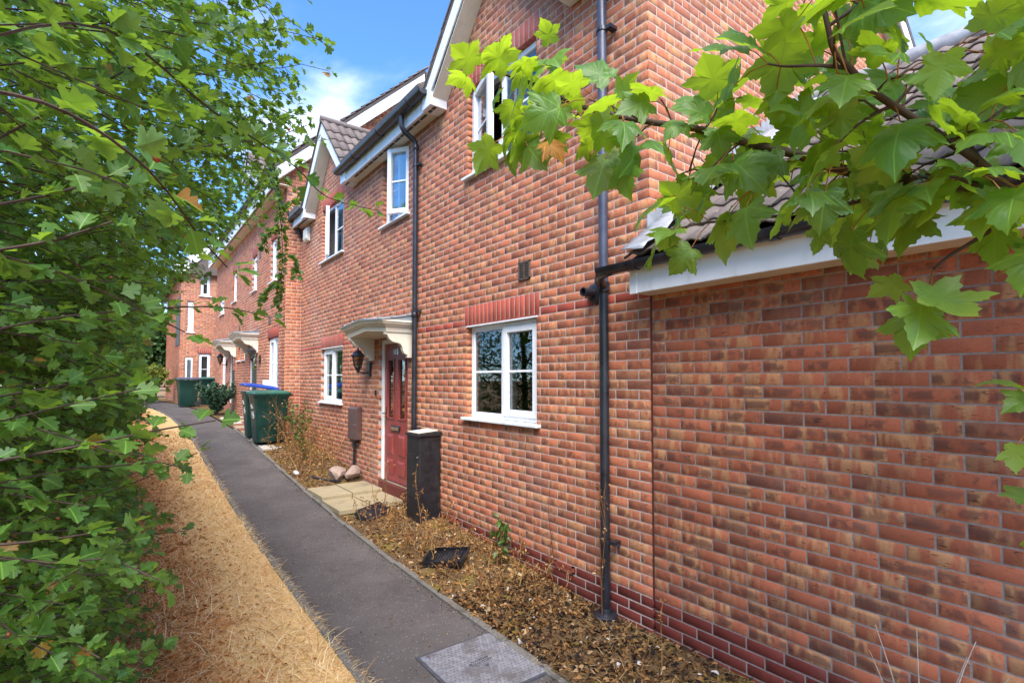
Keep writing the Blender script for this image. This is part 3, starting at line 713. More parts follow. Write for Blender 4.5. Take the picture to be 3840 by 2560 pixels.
for gi, c in enumerate(GC):
    a = MB()
    for s in (1, -1):
        sl = [(c, GZ), (c+s*GH, GZ-GS*GH), (c+s*GH, GZ-GS*GH-.045), (c, GZ-.045)]
        a.prism(sl if s > 0 else sl[::-1], 0, D-.235, D+3.2)
    gr = obj('gable_roof', a, M['tile'], house)
    for s in (1, -1):
        b = MB(); zt = GZ-.047
        b.prism([(c, zt), (c+s*(GH-.02), zt-GS*(GH-.02)), (c+s*(GH-.20), zt-GS*(GH-.20)-.21), (c, zt-.26)], 0, D-.225, D-.205); obj('bargeboard', b, M['fascia'], gr, bevel=.003)
        b2 = MB(); b2.prism([(c+s*.02, zt-.26-GS*.02), (c+s*(GH-.20), zt-.26-GS*(GH-.20)), (c+s*(GH-.20), zt-.275-GS*(GH-.20)), (c+s*.02, zt-.275-GS*.02)], 0, D-.204, D-.002); obj('gable_soffit', b2, M['cream'], gr)
        k = MB(); ya, yb = sorted((c+s*(GH-.20), c+s*(GH+.012))); k.box(D-.228, D-.002, ya, yb, 5.075, 5.33); obj('gable_foot', k, M['fascia'], gr, bevel=.006)
        v = MB(); 
        for q in range(2): v.box(D-.17, D-.13, ya+.02+q*.09, ya+.09+q*.09, 5.070, 5.0745)
        obj('soffit_vent', v, M['pipe'], gr)
    rd = MB(); rd.tube([(D-.25, c, GZ+.01), (D+2.2, c, GZ+.01)], .065, 10); obj('ridge_tile', rd, M['tile'], gr, smooth=50)
    sl = math.atan(GS); n = 5
    lay_tiles(gr, (D-.25, c-GH-.02, GZ-GS*GH-.002), (1, 0, 0), (0, math.cos(sl), math.sin(sl)), 8, 5 if gi else 5, .30, .34)
    vt = MB()
    for q in range(5):       # stepped verge tiles seen from below
        for s in (1, -1):
            y0_, y1_ = c+s*(.02+q*.25), c+s*(.02+q*.25+.27)
            vt.prism([(y0_, GZ+.012-GS*abs(y0_-c)), (y1_, GZ+.012-GS*abs(y1_-c)+.012), (y1_, GZ-.010-GS*abs(y1_-c)), (y0_, GZ-.022-GS*abs(y0_-c))], 0, D-.25, D-.15)
    obj('verge_tile', vt, M['tile'], gr)
# windows
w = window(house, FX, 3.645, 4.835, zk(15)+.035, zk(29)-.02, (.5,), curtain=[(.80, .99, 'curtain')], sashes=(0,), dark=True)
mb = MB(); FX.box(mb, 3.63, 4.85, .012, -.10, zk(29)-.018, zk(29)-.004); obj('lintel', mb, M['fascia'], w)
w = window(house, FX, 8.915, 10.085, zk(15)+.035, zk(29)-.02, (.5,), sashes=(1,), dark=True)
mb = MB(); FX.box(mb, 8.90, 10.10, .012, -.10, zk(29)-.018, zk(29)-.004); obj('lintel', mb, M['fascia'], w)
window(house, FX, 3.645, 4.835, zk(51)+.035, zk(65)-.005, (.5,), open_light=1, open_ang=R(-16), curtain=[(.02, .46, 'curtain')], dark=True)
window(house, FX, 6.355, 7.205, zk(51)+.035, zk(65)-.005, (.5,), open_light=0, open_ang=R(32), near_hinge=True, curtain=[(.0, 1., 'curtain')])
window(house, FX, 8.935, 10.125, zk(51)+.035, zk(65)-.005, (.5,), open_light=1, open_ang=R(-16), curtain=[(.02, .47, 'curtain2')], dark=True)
# front door
U0, U1, Z0, Z1 = 6.335, 7.285, .345, 2.415
f = MB(); FX.box(f, U0, U0+.065, -.035, -.115, Z0, Z1); FX.box(f, U1-.065, U1, -.035, -.115, Z0, Z1); FX.box(f, U0+.065, U1-.065, -.035, -.115, Z1-.07, Z1)
lf = MB(); a, b, c0, c1 = U0+.068, U1-.068, Z0+.03, Z1-.073; gl = [(a+.115, a+.325, 1.27, 2.10), (b-.325, b-.115, 1.27, 2.10)]
core(lf, FX, a, b, c0, c1, gl, -.06, -.105, 0)
door = obj('front_door', lf, M['door'], house, bevel=.003); door['label'] = 'red panelled front door with two tall glazed strips'
obj('door_frame', f, M['upvc'], door, bevel=.005)
for (p, q, r_, s) in gl:
    x = MB(); FX.box(x, p, q, -.078, -.090, r_, s); obj('pane', x, M['glass'], door)
    x = MB(); e = .018
    FX.box(x, p-e, p, -.045, -.062, r_-e, s+e); FX.box(x, q, q+e, -.045, -.062, r_-e, s+e); FX.box(x, p, q, -.045, -.062, r_-e, r_); FX.box(x, p, q, -.045, -.062, s, s+e); obj('moulding', x, M['door'], door, bevel=.004)
for (p, q) in ((a+.11, a+.33), (b-.33, b-.11)):
    for (r_, s) in ((.74, 1.04), (.46, .68)):
        x = MB(); i = .03
        x.hexa([FX.P(p, -.058, r_), FX.P(q, -.058, r_), FX.P(q, -.058, s), FX.P(p, -.058, s)], [FX.P(p+i, -.042, r_+i), FX.P(q-i, -.042, r_+i), FX.P(q-i, -.042, s-i), FX.P(p+i, -.042, s-i)]); obj('panel', x, M['door'], door)
x = MB(); FX.box(x, 6.68, 6.96, -.040, -.06, 1.085, 1.165); obj('letterbox', x, M['blackcast'], door, bevel=.006)
x = MB(); FX.box(x, 6.70, 6.94, -.032, -.042, 1.10, 1.15); obj('letterbox_flap', x, M['chrome'], door, bevel=.005)
x = MB(); FX.box(x, 7.145, 7.175, -.042, -.06, 1.16, 1.42); x.tube([FX.P(7.16, -.04, 1.33), FX.P(7.16, .0, 1.33), FX.P(7.05, .004, 1.33)], .009, 8); obj('handle', x, M['chrome'], door, smooth=40)
x = MB(); x.lathe([(.001, 0), (.009, .0), (.009, .008), (.001, .010)], FX.P(6.81, -.045, 1.72), 10, 0); obj('peephole', x, M['chrome'], door)
x = MB(); FX.box(x, U0+.01, U1-.01, -.02, -.11, Z0-.004, Z0+.028); obj('threshold', x, M['chrome'], door)
x = MB(); FX.box(x, U0+.02, U1-.02, .012, -.10, .19, Z0-.008); obj('door_step', x, M['brick_plinth'], door)
text(door, '113', .115, face_mx('X', FX.P(6.83, -.056, 2.215)), M['chrome'], 'number')
x = MB(); p_ = FX.P(U0-.02, -.12, .2); q_ = FX.P(U1+.02, -1.6, 2.45)
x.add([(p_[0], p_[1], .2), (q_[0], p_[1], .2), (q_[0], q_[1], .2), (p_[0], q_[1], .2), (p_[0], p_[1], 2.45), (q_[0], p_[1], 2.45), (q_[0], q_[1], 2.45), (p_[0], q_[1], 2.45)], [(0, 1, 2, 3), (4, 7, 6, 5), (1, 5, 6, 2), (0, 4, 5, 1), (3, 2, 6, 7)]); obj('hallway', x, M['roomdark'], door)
canopy(house, D, 6.865, 2.585)
# drainpipes
def downpipe(parent, y, X, r, segs, clips, name='drainpipe'):
    first = None
    for z0, z1, mt in segs:
        a = MB(); a.tube([(X, y, z0), (X, y, z1)], r, 16, False); o = obj(name if first is None else 'pipe_length', a, M[mt], first or parent, smooth=50); first = first or o
        s = MB(); s.lathe([(r+.001, -.035), (r+.007, -.03), (r+.007, .03), (r+.001, .035)], (X, y, z1), 16); obj('socket', s, M[mt], first, smooth=50)
    for z in clips:
        c = MB(); c.lathe([(r+.001, -.014), (r+.008, -.014), (r+.008, .014), (r+.001, .014)], (X, y, z), 16); c.box(X-.004, D-.001, y-r-.055, y-r-.004, z-.014, z+.014); c.box(X-.004, D-.001, y+r+.004, y+r+.02, z-.014, z+.014); obj('pipe_clip', c, M['pipe'], first)
    return first
p1 = downpipe(house, 6.03, D-.055, .034, [(.05, 2.66, 'pipe'), (2.66, 4.86, 'pipe')], (1.2, 2.70, 4.62))
a = MB(); a.tube([(D-.055, 6.03, 4.82), (D-.055, 6.03, 4.90), (D-.08, 6.03, 4.95), (D-.22, 6.03, 5.03), (D-.26, 6.03, 5.09), (D-.26, 6.03, 5.24)], .034, 14); obj('swan_neck', a, M['pipe'], p1, smooth=50)
p2 = downpipe(house, 2.735, D-.075, .037, [(.0, 2.53, 'pipe'), (2.53, 5.25, 'pipe_skysheen')], (.58, 4.60)); p2['label'] = 'thick black drainpipe on the house corner, sky reflection coloured into its upper length'
a = MB(); a.lathe([(.03, -.06), (.085, -.06), (.095, 0), (.095, .03), (.075, .045), (.05, .05), (.046, .075), (.038, .08)], (D-.075, 2.735, .0), 20); obj('base_collar', a, M['pipe'], p2, smooth=40)
# fittings on the wall
a = MB(); a.lathe([(.001, .0), (.088, .0), (.088, -.012), (.075, -.03), (.055, -.04), (.04, -.042), (.036, -.09), (.036, -.15), (.028, -.15), (.028, -.10), (.001, -.10)], (D-.002, 2.885, 2.52), 20, 0); obj('flue', a, M['pipe'], house, smooth=40)
def louvre(parent, y0, y1, z0, z1, mt, name, cols=2, rows=9):
    a = MB(); a.box(D-.016, D-.001, y0, y0+.014, z0, z1); a.box(D-.016, D-.001, y1-.014, y1, z0, z1); a.box(D-.016, D-.001, y0, y1, z0, z0+.014); a.box(D-.016, D-.001, y0, y1, z1-.014, z1)
    for k in range(1, cols): yy = y0+(y1-y0)*k/cols; a.box(D-.015, D-.001, yy-.005, yy+.005, z0+.014, z1-.014)
    for k in range(rows): zz = z0+.018+(z1-z0-.036)*(k+.5)/rows; a.box(D-.014, D-.003, y0+.014, y1-.014, zz-.0035, zz+.0035)
    o = obj(name, a, mt, parent); b = MB(); b.box(D-.003, D+.001, y0+.01, y1-.01, z0+.01, z1-.01); obj('grille_back', b, M['rubber'], o); return o
louvre(house, 3.725, 3.90, 2.78, 2.955, M['brownvent'], 'wall_vent'); louvre(house, 3.155, 3.375, zk(-1)+.004, zk(0)-.008, M['terracotta'], 'airbrick', 2, 5); louvre(house, 5.02, 5.24, zk(-1)+.004, zk(0)-.008, M['terracotta'], 'airbrick', 2, 5)
a = MB(); a.prism([(D-.10, .865), (D-.002, .865), (D-.002, 1.385), (D-.06, 1.385), (D-.10, 1.355)], 1, 7.96, 8.32); mbx = obj('meter_box', a, M['brownbox'], house, bevel=.008)
a = MB(); a.lathe([(.001, 0), (.010, 0), (.010, -.008), (.001, -.01)], (D-.1, 8.02, 1.10), 10, 0); obj('lock', a, M['chrome'], mbx)
a = MB(); a.tube([(D-.05, 8.15, .87), (D-.045, 8.16, .72), (D-.03, 8.2, .35), (D-.03, 8.22, .18)], .022, 8); a.box(D-.08, D-.01, 8.06, 8.26, .82, .862); obj('service_pipe', a, M['pipe'], mbx, smooth=40)
a = MB(); a.box(D-.022, D-.001, 7.385, 7.415, 1.585, 1.665); obj('doorbell', a, M['blackcast'], house, bevel=.004)
a = MB(); a.prism([(D-.002, 4.70), (D-.06, 4.72), (D-.085, 4.76), (D-.085, 4.96), (D-.07, 4.985), (D-.002, 4.99)], 1, 10.93, 11.19); obj('alarm_box', a, M['alarm'], house, bevel=.01)
lantern('wall_lamp', D, 7.63, 1.975, 'black coach lantern on the wall beside the red front door', 'coach lanterns by the front doors')
# kitchenware on the open window's sill
t = thing('jug', (D+.16, 4.38, zk(51)+.06), 'white jug standing inside the open upstairs window', 'jug')
a = MB(); a.lathe([(.05, 0), (.062, .02), (.066, .12), (.055, .2), (.06, .24), (.056, .24), (.05, .2), (.03, .1), (.001, .05)], (D+.16, 4.38, zk(51)+.09), 18); obj('body', a, M['upvc'], t, smooth=60)
a = MB(); a.tube([(D+.16, 4.32, zk(51)+.30), (D+.16, 4.27, zk(51)+.29), (D+.16, 4.26, zk(51)+.22), (D+.16, 4.31, zk(51)+.16)], .008, 8); obj('handle', a, M['upvc'], t, smooth=60)

# ------------------------------------------------------------------ garage
gar = thing('garage', (D, -.9, 0), 'low brick garage with white fascia, black gutter and pitched tiled roof', 'garage')
GCH = .0765; gk = 29; FG = Fr('X', D+.0)
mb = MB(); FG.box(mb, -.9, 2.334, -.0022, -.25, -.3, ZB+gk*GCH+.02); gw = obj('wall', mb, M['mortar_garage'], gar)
gr_ = courses(-.9, 2.334, ZB, 0, gk, GCH, .2295, [], None, phase=0)
# start the bond at the house end so that closers sit beside the joint
gr_ = [(2.334-(b+.9), 2.334-(a+.9), c, d, k) for a, b, c, d, k in gr_]
pl = [(2.334-(b+.9), 2.334-(a+.9), c, d, 'p') for a, b, c, d, _ in courses(-.9, 2.334, ZB, -6, 0, CH, .225, [], None, phase=1)]
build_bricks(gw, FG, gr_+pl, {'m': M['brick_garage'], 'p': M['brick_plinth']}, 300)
mb = MB(); mb.box(D+.001, D+.05, 2.3345, 2.3525, zk(0)-.004, ZB+gk*GCH); obj('movement_joint', mb, M['sealant'], gar)
mb = MB(); mb.box(D+.26, 8.7, -.9, -.65, -.3, 2.5); mb.box(8.45, 8.7, -.65, 2.33, -.3, 2.5); obj('wall', mb, M['mortar'], gar)
ang = math.atan(.70); cs, sn = math.cos(ang), math.sin(ang)
mb = MB(); mb.prism([(2.84, 2.600), (5.88, 4.728), (5.88, 4.788), (2.80, 2.632)], 1, -.95, 2.346); mb.prism([(8.95, 2.58), (8.97, 2.65), (5.881, 4.788), (5.881, 4.728)], 1, -.95, 2.346)
groof = obj('roof', mb, M['slab_dark'], gar)
lay_tiles(groof, (2.775, 2.345, 2.655), (0, -1, 0), (cs, 0, sn), 11, 12, .30, .315)
mb = MB(); mb.tube([(5.88, -.95, 4.835), (5.88, 2.34, 4.835)], .105, 14); obj('ridge_tile', mb, M['lead'], groof, smooth=50)
mb = MB(); mb.box(D-.21, D-.19, -.95, 2.348, 2.425, 2.615); fa = obj('fascia', mb, M['fascia'], gar, bevel=.004)
mb = MB(); mb.box(D-.216, D-.19, 2.30, 2.362, 2.422, 2.618); obj('fascia_joint', mb, M['fascia'], fa, bevel=.003)
mb = MB(); mb.box(D-.189, D-.001, -.95, 2.345, 2.432, 2.444); obj('soffit', mb, M['cream'], fa)
for yy in (.9, 1.9): 
    q = MB(); q.lathe([(.001, 0), (.012, 0), (.012, -.004), (.001, -.006)], (D-.21, yy, 2.56), 10, 0); obj('screw_cap', q, M['brownvent'], fa)
g = MB(); gutter(g, D-.265, -.95, 2.60, 2.635, .056); gt = obj('gutter', g, M['pipe'], gar, smooth=50)
g = MB(); g.tube([(D-.265, 2.50, 2.61), (D-.255, 2.60, 2.60), (D-.16, 2.70, 2.575), (D-.09, 2.73, 2.545)], .040, 12); g.lathe([(.042, -.04), (.048, -.04), (.048, .03), (.042, .03)], (D-.075, 2.735, 2.55), 16); obj('gutter_outlet', g, M['pipe'], gt, smooth=50)
# lead flashing with stepped top edge
def rz(x): return 2.66+.70*(x-2.78)
fl = MB(); k = 0; x = 3.02
while x < 5.7:
    zb0 = rz(x)+.02; st = CH/.70
    fl.prism([(x, zb0), (x+st, zb0+CH), (x+st, zb0+CH+.145), (x+.012, zb0+.205+rng.normal(0, .004)), (x, zb0+.13)], 1, 2.336+.002*(k % 2), 2.345+.002*(k % 2)); x += st; k += 1
flo = obj('lead_flashing', fl, M['lead'], gar)
n = 60; V = []
for i in range(n+1):
    s = i/n*3.5
    for j, q in enumerate((0, .06, .13, .19)):
        h = .055+.02*(1-q/.19)+.012*math.sin(s*19)*(q/.19)+.005*math.sin(s*47+q*30)
        V.append((2.74+s*cs-h*sn*.5, 2.338-q-.012*math.sin(s*8)*(q/.19), 2.64+s*sn+h))
F = [(i*4+j, i*4+j+1, (i+1)*4+j+1, (i+1)*4+j) for i in range(n) for j in range(3)]
ap = MB(); ap.add(V, F); o = obj('flashing_apron', ap, M['lead'], flo, smooth=60); sm = o.modifiers.new('t', 'SOLIDIFY'); sm.thickness = .004

# ------------------------------------------------------------------ second house of the terrace
X2 = 2.745; Y2 = 11.58; Y2E = 21.75; F2 = Fr('X', X2); ZB2 = ZB+.006
h2 = thing('terraced_house', (X2, Y2, .6), 'taller brick house beyond the bins with two door canopies and a roof dormer', 'house', 'brick terraced houses')
def z2(k): return ZB2+k*CH
O2 = [(12.17, 13.20, z2(18), z2(34)), (14.42, 15.40, z2(11), z2(36)), (17.62, 18.60, z2(11), z2(36)), (16.05, 16.45, z2(28), z2(34)), (16.75, 17.12, z2(28), z2(34)), (19.4, 20.3, z2(18), z2(34)),
      (12.41, 13.02, z2(51), z2(65)), (14.58, 15.17, z2(52), z2(65)), (17.55, 18.25, z2(53), z2(66)), (19.9, 20.9, z2(51), z2(59))]
H2 = [(12.13, 13.24, z2(34), z2(37)), (12.37, 13.06, z2(65), z2(68)), (14.54, 15.21, z2(65), z2(68)), (17.5, 18.3, z2(66), z2(69)), (19.36, 20.34, z2(34), z2(37))]
mb = MB(); core(mb, F2, Y2+.01, Y2E, .2, 5.95, O2); w2 = obj('wall', mb, M['mortar'], h2)
r_ = courses(Y2+.003, Y2E, ZB2, 3, 76, CH, .225, O2+H2)
for a, b, c, d in H2: r_ += [(a, b, c, d-.009, 'r')]
build_bricks(w2, F2, r_, BM, 0)
FR = Fr('Y', Y2); mb = MB(); mb.box(X2+.0022, 9.2, Y2+.0022, Y2+.25, .2, 5.95); mb.prism([(X2-.1, 5.95), (9.2, 5.95), (6.0, 9.15)], 1, Y2+.01, Y2+.25); w3 = obj('wall', mb, M['mortar'], h2)
V2 = lambda x: 6.30+.95*min(x-2.46, 9.4-x)
r_ = courses(X2+.004, 3.055, ZB2, 3, 76, CH, .225, [], phase=1)+courses(2.6, 9.1, ZB2, 76, 125, CH, .225, [], lambda u, z: z < V2(u)-.25)
build_bricks(w3, FR, r_, BM, 190)
a95 = math.atan(.95); c95, s95 = math.cos(a95), math.sin(a95)
mb = MB(); mb.prism([(2.46, 6.26), (5.93, 9.556), (5.93, 9.64), (2.42, 6.31)], 1, Y2-.16, Y2E); mb.prism([(9.40, 6.26), (9.44, 6.31), (5.931, 9.64), (5.931, 9.556)], 1, Y2-.16, Y2E)
rf2 = obj('roof', mb, M['slab_dark'], h2)
lay_tiles(rf2, (2.42, Y2-.17+4*.30, 6.345), (0, -1, 0), (c95, 0, s95), 4, 15, .30, .33)
lay_tiles(rf2, (2.42, Y2E, 6.345), (0, -1, 0), (c95, 0, s95), 29, 15, .30, .33, stuff=True)
mb = MB(); mb.prism([(2.50, 6.02), (2.46, 6.255), (5.93, 9.55), (5.93, 9.25)], 1, Y2-.155, Y2-.135); obj('bargeboard', mb, M['fascia'], rf2)
mb = MB(); mb.prism([(2.54, 6.04), (2.54, 6.06), (5.93, 9.29), (5.93, 9.27)], 1, Y2-.134, Y2+.002); obj('verge_soffit', mb, M['cream'], rf2)
mb = MB(); mb.box(2.46, 2.48, Y2-.13, Y2E, 5.93, 6.25); f2 = obj('fascia', mb, M['fascia'], h2)
mb = MB(); mb.box(2.481, X2-.001, Y2-.13, Y2E, 5.945, 5.957); obj('soffit', mb, M['cream'], f2)
mb = MB(); mb.box(2.50, 2.53, Y2, Y2E, 5.940, 5.9445); obj('soffit_vent', mb, M['pipe'], f2)
g = MB(); gutter(g, 2.40, Y2-.1, Y2E, 6.27); obj('gutter', g, M['pipe'], h2, smooth=50)
g = MB(); g.tube([(2.40, Y2-.02, 6.22), (2.45, Y2-.03, 5.95), (2.62, Y2-.05, 5.6), (2.95, Y2-.06, 5.1), (3.02, Y2-.06, 4.9)], .034, 10); obj('drainpipe', g, M['pipe'], h2, smooth=50)
window(h2, F2, 12.175, 13.195, z2(18)+.03, z2(34)-.01, (.5,), sashes=(1,), curtain=[(.5, .99, 'curtain2')], dark=True)
window(h2, F2, 19.405, 20.295, z2(18)+.03, z2(34)-.01, (.5,), dark=True)
for a, b in ((16.055, 16.445), (16.755, 17.115)): window(h2, F2, a, b, z2(28)+.03, z2(34)-.01, (), dark=True, bar=False)
for (a, b, c, d) in O2[6:]: window(h2, F2, a+.005, b-.005, c+.03, d-.005, (), sashes=(0,), curtain=[(0, 1, 'curtain')], bar=False)
for ci, (a, b) in enumerate(((14.42, 15.40), (17.62, 18.60))):
    f = MB(); zb_, zt_ = z2(11), z2(36)
    F2.box(f, a+.005, a+.07, -.035, -.115, zb_, zt_); F2.box(f, b-.07, b-.005, -.035, -.115, zb_, zt_); F2.box(f, a+.07, b-.07, -.035, -.115, zt_-.07, zt_)
    d = MB(); F2.box(d, a+.072, b-.072, -.06, -.11, zb_+.01, zt_-.072); dd = obj('front_door', d, M['darkdoor'], h2); obj('door_frame', f, M['upvc'], dd)
    x = MB(); F2.box(x, a+.30, b-.30, -.05, -.062, 2.1, 2.75); obj('pane', x, M['glass'], dd)
    canopy(h2, X2, (a+b)/2+.02, 2.985)
lantern('wall_lamp', X2, 13.95, 2.32, 'coach lantern by the nearer canopy of the far house, above the blue bin lid', 'coach lanterns by the front doors')
lantern('wall_lamp', X2, 19.05, 2.36, 'coach lantern by the farther canopy of the far house, above the dark bush', 'coach lanterns by the front doors')
for (y, z) in ((13.02, 3.22), (16.9, 3.3), (14.2, 5.0), (17.2, 5.2)):
    a = MB(); a.box(X2-.012, X2-.001, y-.09, y+.09, z-.09, z+.09); obj('wall_vent', a, M['brownvent'], h2)
# dormer
def dormer(parent, X, yc, z, w=1.15, h=.95, dep=1.5):
    a = MB(); a.box(X+.02, X+dep, yc-w/2, yc+w/2, z-.35, z+h); dm = obj('dormer', a, M['fascia'], parent)
    fr = Fr('X', X+.015); f = MB(); fr.box(f, yc-w/2+.10, yc+w/2-.10, .02, 0, z+.0, z+h-.08); obj('dormer_window', f, M['upvc'], dm, bevel=.004)
    for s in (-1, 1):
        p = MB(); u = sorted((yc+s*.04, yc+s*(w/2-.16))); fr.box(p, u[0], u[1], .024, .021, z+.06, z+h-.14); obj('pane', p, M['glass'], dm)
    r_ = MB(); hh = w/2+.14; pk = z+h+hh*.95
    r_.prism([(yc-hh, z+h-.02), (yc, pk), (yc+hh, z+h-.02), (yc+hh, z+h-.06), (yc, pk-.04), (yc-hh, z+h-.06)], 0, X-.14, X+dep+1.0); rr = obj('dormer_roof', r_, M['slab_dark'], dm)
    g_ = MB(); g_.prism([(yc-hh+.1, z+h-.05), (yc, pk-.05), (yc+hh-.1, z+h-.05)], 0, X-.06, X+dep); obj('dormer_gable', g_, M['fascia'], dm)
    for s in (-1, 1):
        b = MB(); b.prism([(yc, pk-.045), (yc+s*hh, z+h-.065), (yc+s*(hh-.05), z+h-.17), (yc, pk-.17)], 0, X-.12, X-.10); obj('bargeboard', b, M['fascia'], dm)
    sl = math.atan(.95)
    lay_tiles(rr, (X-.15, yc-hh-.02, z+h-.02), (1, 0, 0), (0, math.cos(sl), math.sin(sl)), 7, 3, .30, .33)
dormer(h2, 2.78, 15.9, 6.62)

# ------------------------------------------------------------------ third house, seen end on
h3 = thing('terraced_house', (1.85, 24, .85), 'farthest brick house at the bend of the path with narrow white windows', 'house', 'brick terraced houses')
F3 = Fr('Y', 24.0); O3 = [(2.44, 2.86, zk(18), zk(35)), (1.98, 2.25, zk(12), zk(33)), (2.03, 2.25, zk(46), zk(63)), (2.45, 2.8, zk(66), zk(80))]
mb = MB(); core(mb, F3, 1.80, 3.6, .4, 6.2, O3); w5 = obj('wall', mb, M['mortar'], h3); build_bricks(w5, F3, courses(1.80, 3.6, ZB, 4, 80, CH, .225, O3+[(2.40, 2.90, zk(35), zk(38))])+soldiers(2.40, 2.90, zk(35), zk(38)), BM, 0)
mb = MB(); mb.box(1.806, 9, 24.26, 32, .4, 6.2); w6 = obj('wall', mb, M['mortar'], h3)
F4 = Fr('X', 1.80); build_bricks(w6, F4, courses(24.01, 32, ZB, 6, 80, CH, .225, []), BM, 0)
for (a, b, c, d) in O3[:1]+O3[2:]: window(h3, F3, a+.005, b-.005, c+.03, d-.005, (), sashes=(0,), dark=True)
a, b, c, d = O3[1]; mb = MB(); F3.box(mb, a+.01, b-.01, -.02, -.08, c, d); x3 = obj('front_door', mb, M['upvc'], h3); mb = MB(); F3.box(mb, a+.07, b-.07, -.015, -.025, c+.5, d-.1); obj('pane', mb, M['glass'], x3)
mb = MB(); mb.prism([(1.5, 6.15), (5.4, 9.9), (9.3, 6.15), (9.3, 6.05), (1.5, 6.05)], 1, 23.8, 32); obj('roof', mb, M['tile'], h3)
mb = MB(); mb.prism([(1.48, 5.98), (1.48, 6.24), (5.4, 10.0), (5.4, 9.7), (1.8, 6.0)], 1, 23.76, 23.79); obj('bargeboard', mb, M['fascia'], h3)
# pale house far off through the leaves
h4 = thing('house', (-3, 52, .9), 'pale rendered house far beyond the end of the path', 'house')
mb = MB(); mb.box(-7, 2.0, 52, 60, .5, 6.2); obj('wall', mb, M['slab_pale'], h4)
mb = MB(); mb.prism([(51.6, 6.1), (60.4, 6.1), (56, 9.3)], 0, -7.3, 2.3); obj('roof', mb, M['tile'], h4)
for (x0, z0) in ((-5.6, 1.8), (-2.4, 1.8), (.2, 1.8), (-5.6, 4.2), (-2.4, 4.2), (.2, 4.2)):
    f = MB(); f.box(x0, x0+1.2, 51.96, 51.999, z0, z0+1.2); wq = obj('window', f, M['upvc'], h4); f = MB(); f.box(x0+.08, x0+1.12, 51.94, 51.958, z0+.08, z0+1.12); obj('pane', f, M['roomdark'], wq)

# ------------------------------------------------------------------ paving and cover
for (x0, x1, y0, y1) in ((2.185, 2.60, 6.40, 7.09), (2.608, 3.045, 6.40, 7.09), (2.185, 2.60, 7.098, 7.80), (2.608, 3.045, 7.098, 7.80)):
    zc = float(pz((y0+y1)/2))+.062+(.010 if x0 > 2.5 else 0); mb = MB(); mb.box(x0, x1, y0, y1, zc-.06, zc)
    o = obj('paving_slab', mb, M['slab'], None, bevel=.006); o['kind'] = 'structure'; o['label'] = 'buff paving slab in front of the red door'
pal = ['slab_pale', 'slab_red', 'slab_dark', 'slab_pale', 'slab']
for i in range(12):
    for j in range(2):
        y0 = 10.75+i*.46; x0 = 2.18+j*.30; zc = float(pz(y0+.2))+.045+rng.normal(0, .003)
        mb = MB(); mb.hexa([(x0, y0, zc-.08), (x0+.293, y0, zc-.08), (x0+.293, y0+.452, zc-.08), (x0, y0+.452, zc-.08)],
                [(x0, y0, zc-.018), (x0+.293, y0, zc-.018), (x0+.293, y0+.452, zc+.012), (x0, y0+.452, zc+.012)])
        o = obj('paving_slab', mb, M[pal[(i*2+j*3+i//3) % 5]], None, bevel=.005); o['kind'] = 'structure'; o['label'] = 'mixed paving slab under the wheeled bins'
cv = thing('inspection_cover', (1.885, 2.77, 0), 'square galvanised steel inspection cover set in the asphalt path', 'manhole cover')
mb = MB(); mb.box(1.585, 2.185, 2.465, 3.075, -.02, .013); obj('plate', mb, M['cover'], cv, bevel=.004)
mb = MB()
for a, b, c, d in ((1.565, 2.205, 2.445, 2.462), (1.565, 2.205, 3.078, 3.095), (1.565, 1.582, 2.462, 3.078), (2.188, 2.205, 2.462, 3.078)): mb.box(a, b, c, d, -.02, .009)
obj('frame', mb, M['coverdark'], cv)
mb = MB()
for i in range(21):
    for j in range(21):
        x, y = 1.612+i*.0272+(.0136 if j % 2 else 0), 2.495+j*.0272
        if x > 2.165 or (abs(x-1.885) < .085 and abs(y-2.77) < .06): continue
        a = math.pi/4 if (i+j) % 2 else -math.pi/4; u = np.array((math.cos(a), math.sin(a)))*.0082; v = np.array((-math.sin(a), math.cos(a)))*.0045
        mb.add([(x-u[0], y-u[1], .0128), (x+v[0], y+v[1], .0128), (x+u[0], y+u[1], .0128), (x-v[0], y-v[1], .0128), (x, y, .0165)], [(0, 3, 4), (3, 2, 4), (2, 1, 4), (1, 0, 4)])
st = obj('tread_studs', mb, M['coverdark'], cv); st['kind'] = 'stuff'
for x in (1.625, 2.145):
    for y in (2.505, 3.035):
        b = MB(); b.lathe([(.016, 0), (.016, .012), (.010, .0155), (.001, .016)], (x, y, .006), 12); obj('bolt', b, M['chrome'], cv, smooth=40)
b = MB()                                # worn raised makers' lines and a triangle; the letters are too worn to read
for row, (y, n_, h) in enumerate(((2.815, 9, .016), (2.793, 11, .008), (2.778, 11, .008), (2.757, 8, .006))):
    for k in range(n_):
        x = 1.885+(k-n_/2)*.015; w_ = .009*(.6+.4*rng.random()); b.box(x, x+w_*.35, y-h/2, y+h/2, .012, .0165); b.box(x, x+w_, y-h/2+(h-.003)*rng.random(), y-h/2+(h-.003)*rng.random()+.003, .012, .0165)
b.prism([(1.885, 2.715), (1.905, 2.745), (1.865, 2.745)], 2, .012, .0165); b.lathe([(.013, 0), (.013, .004), (.007, .004), (.007, 0)], (1.80, 2.795, .0125), 12)
obj('raised_lettering', b, M['coverdark'], cv)

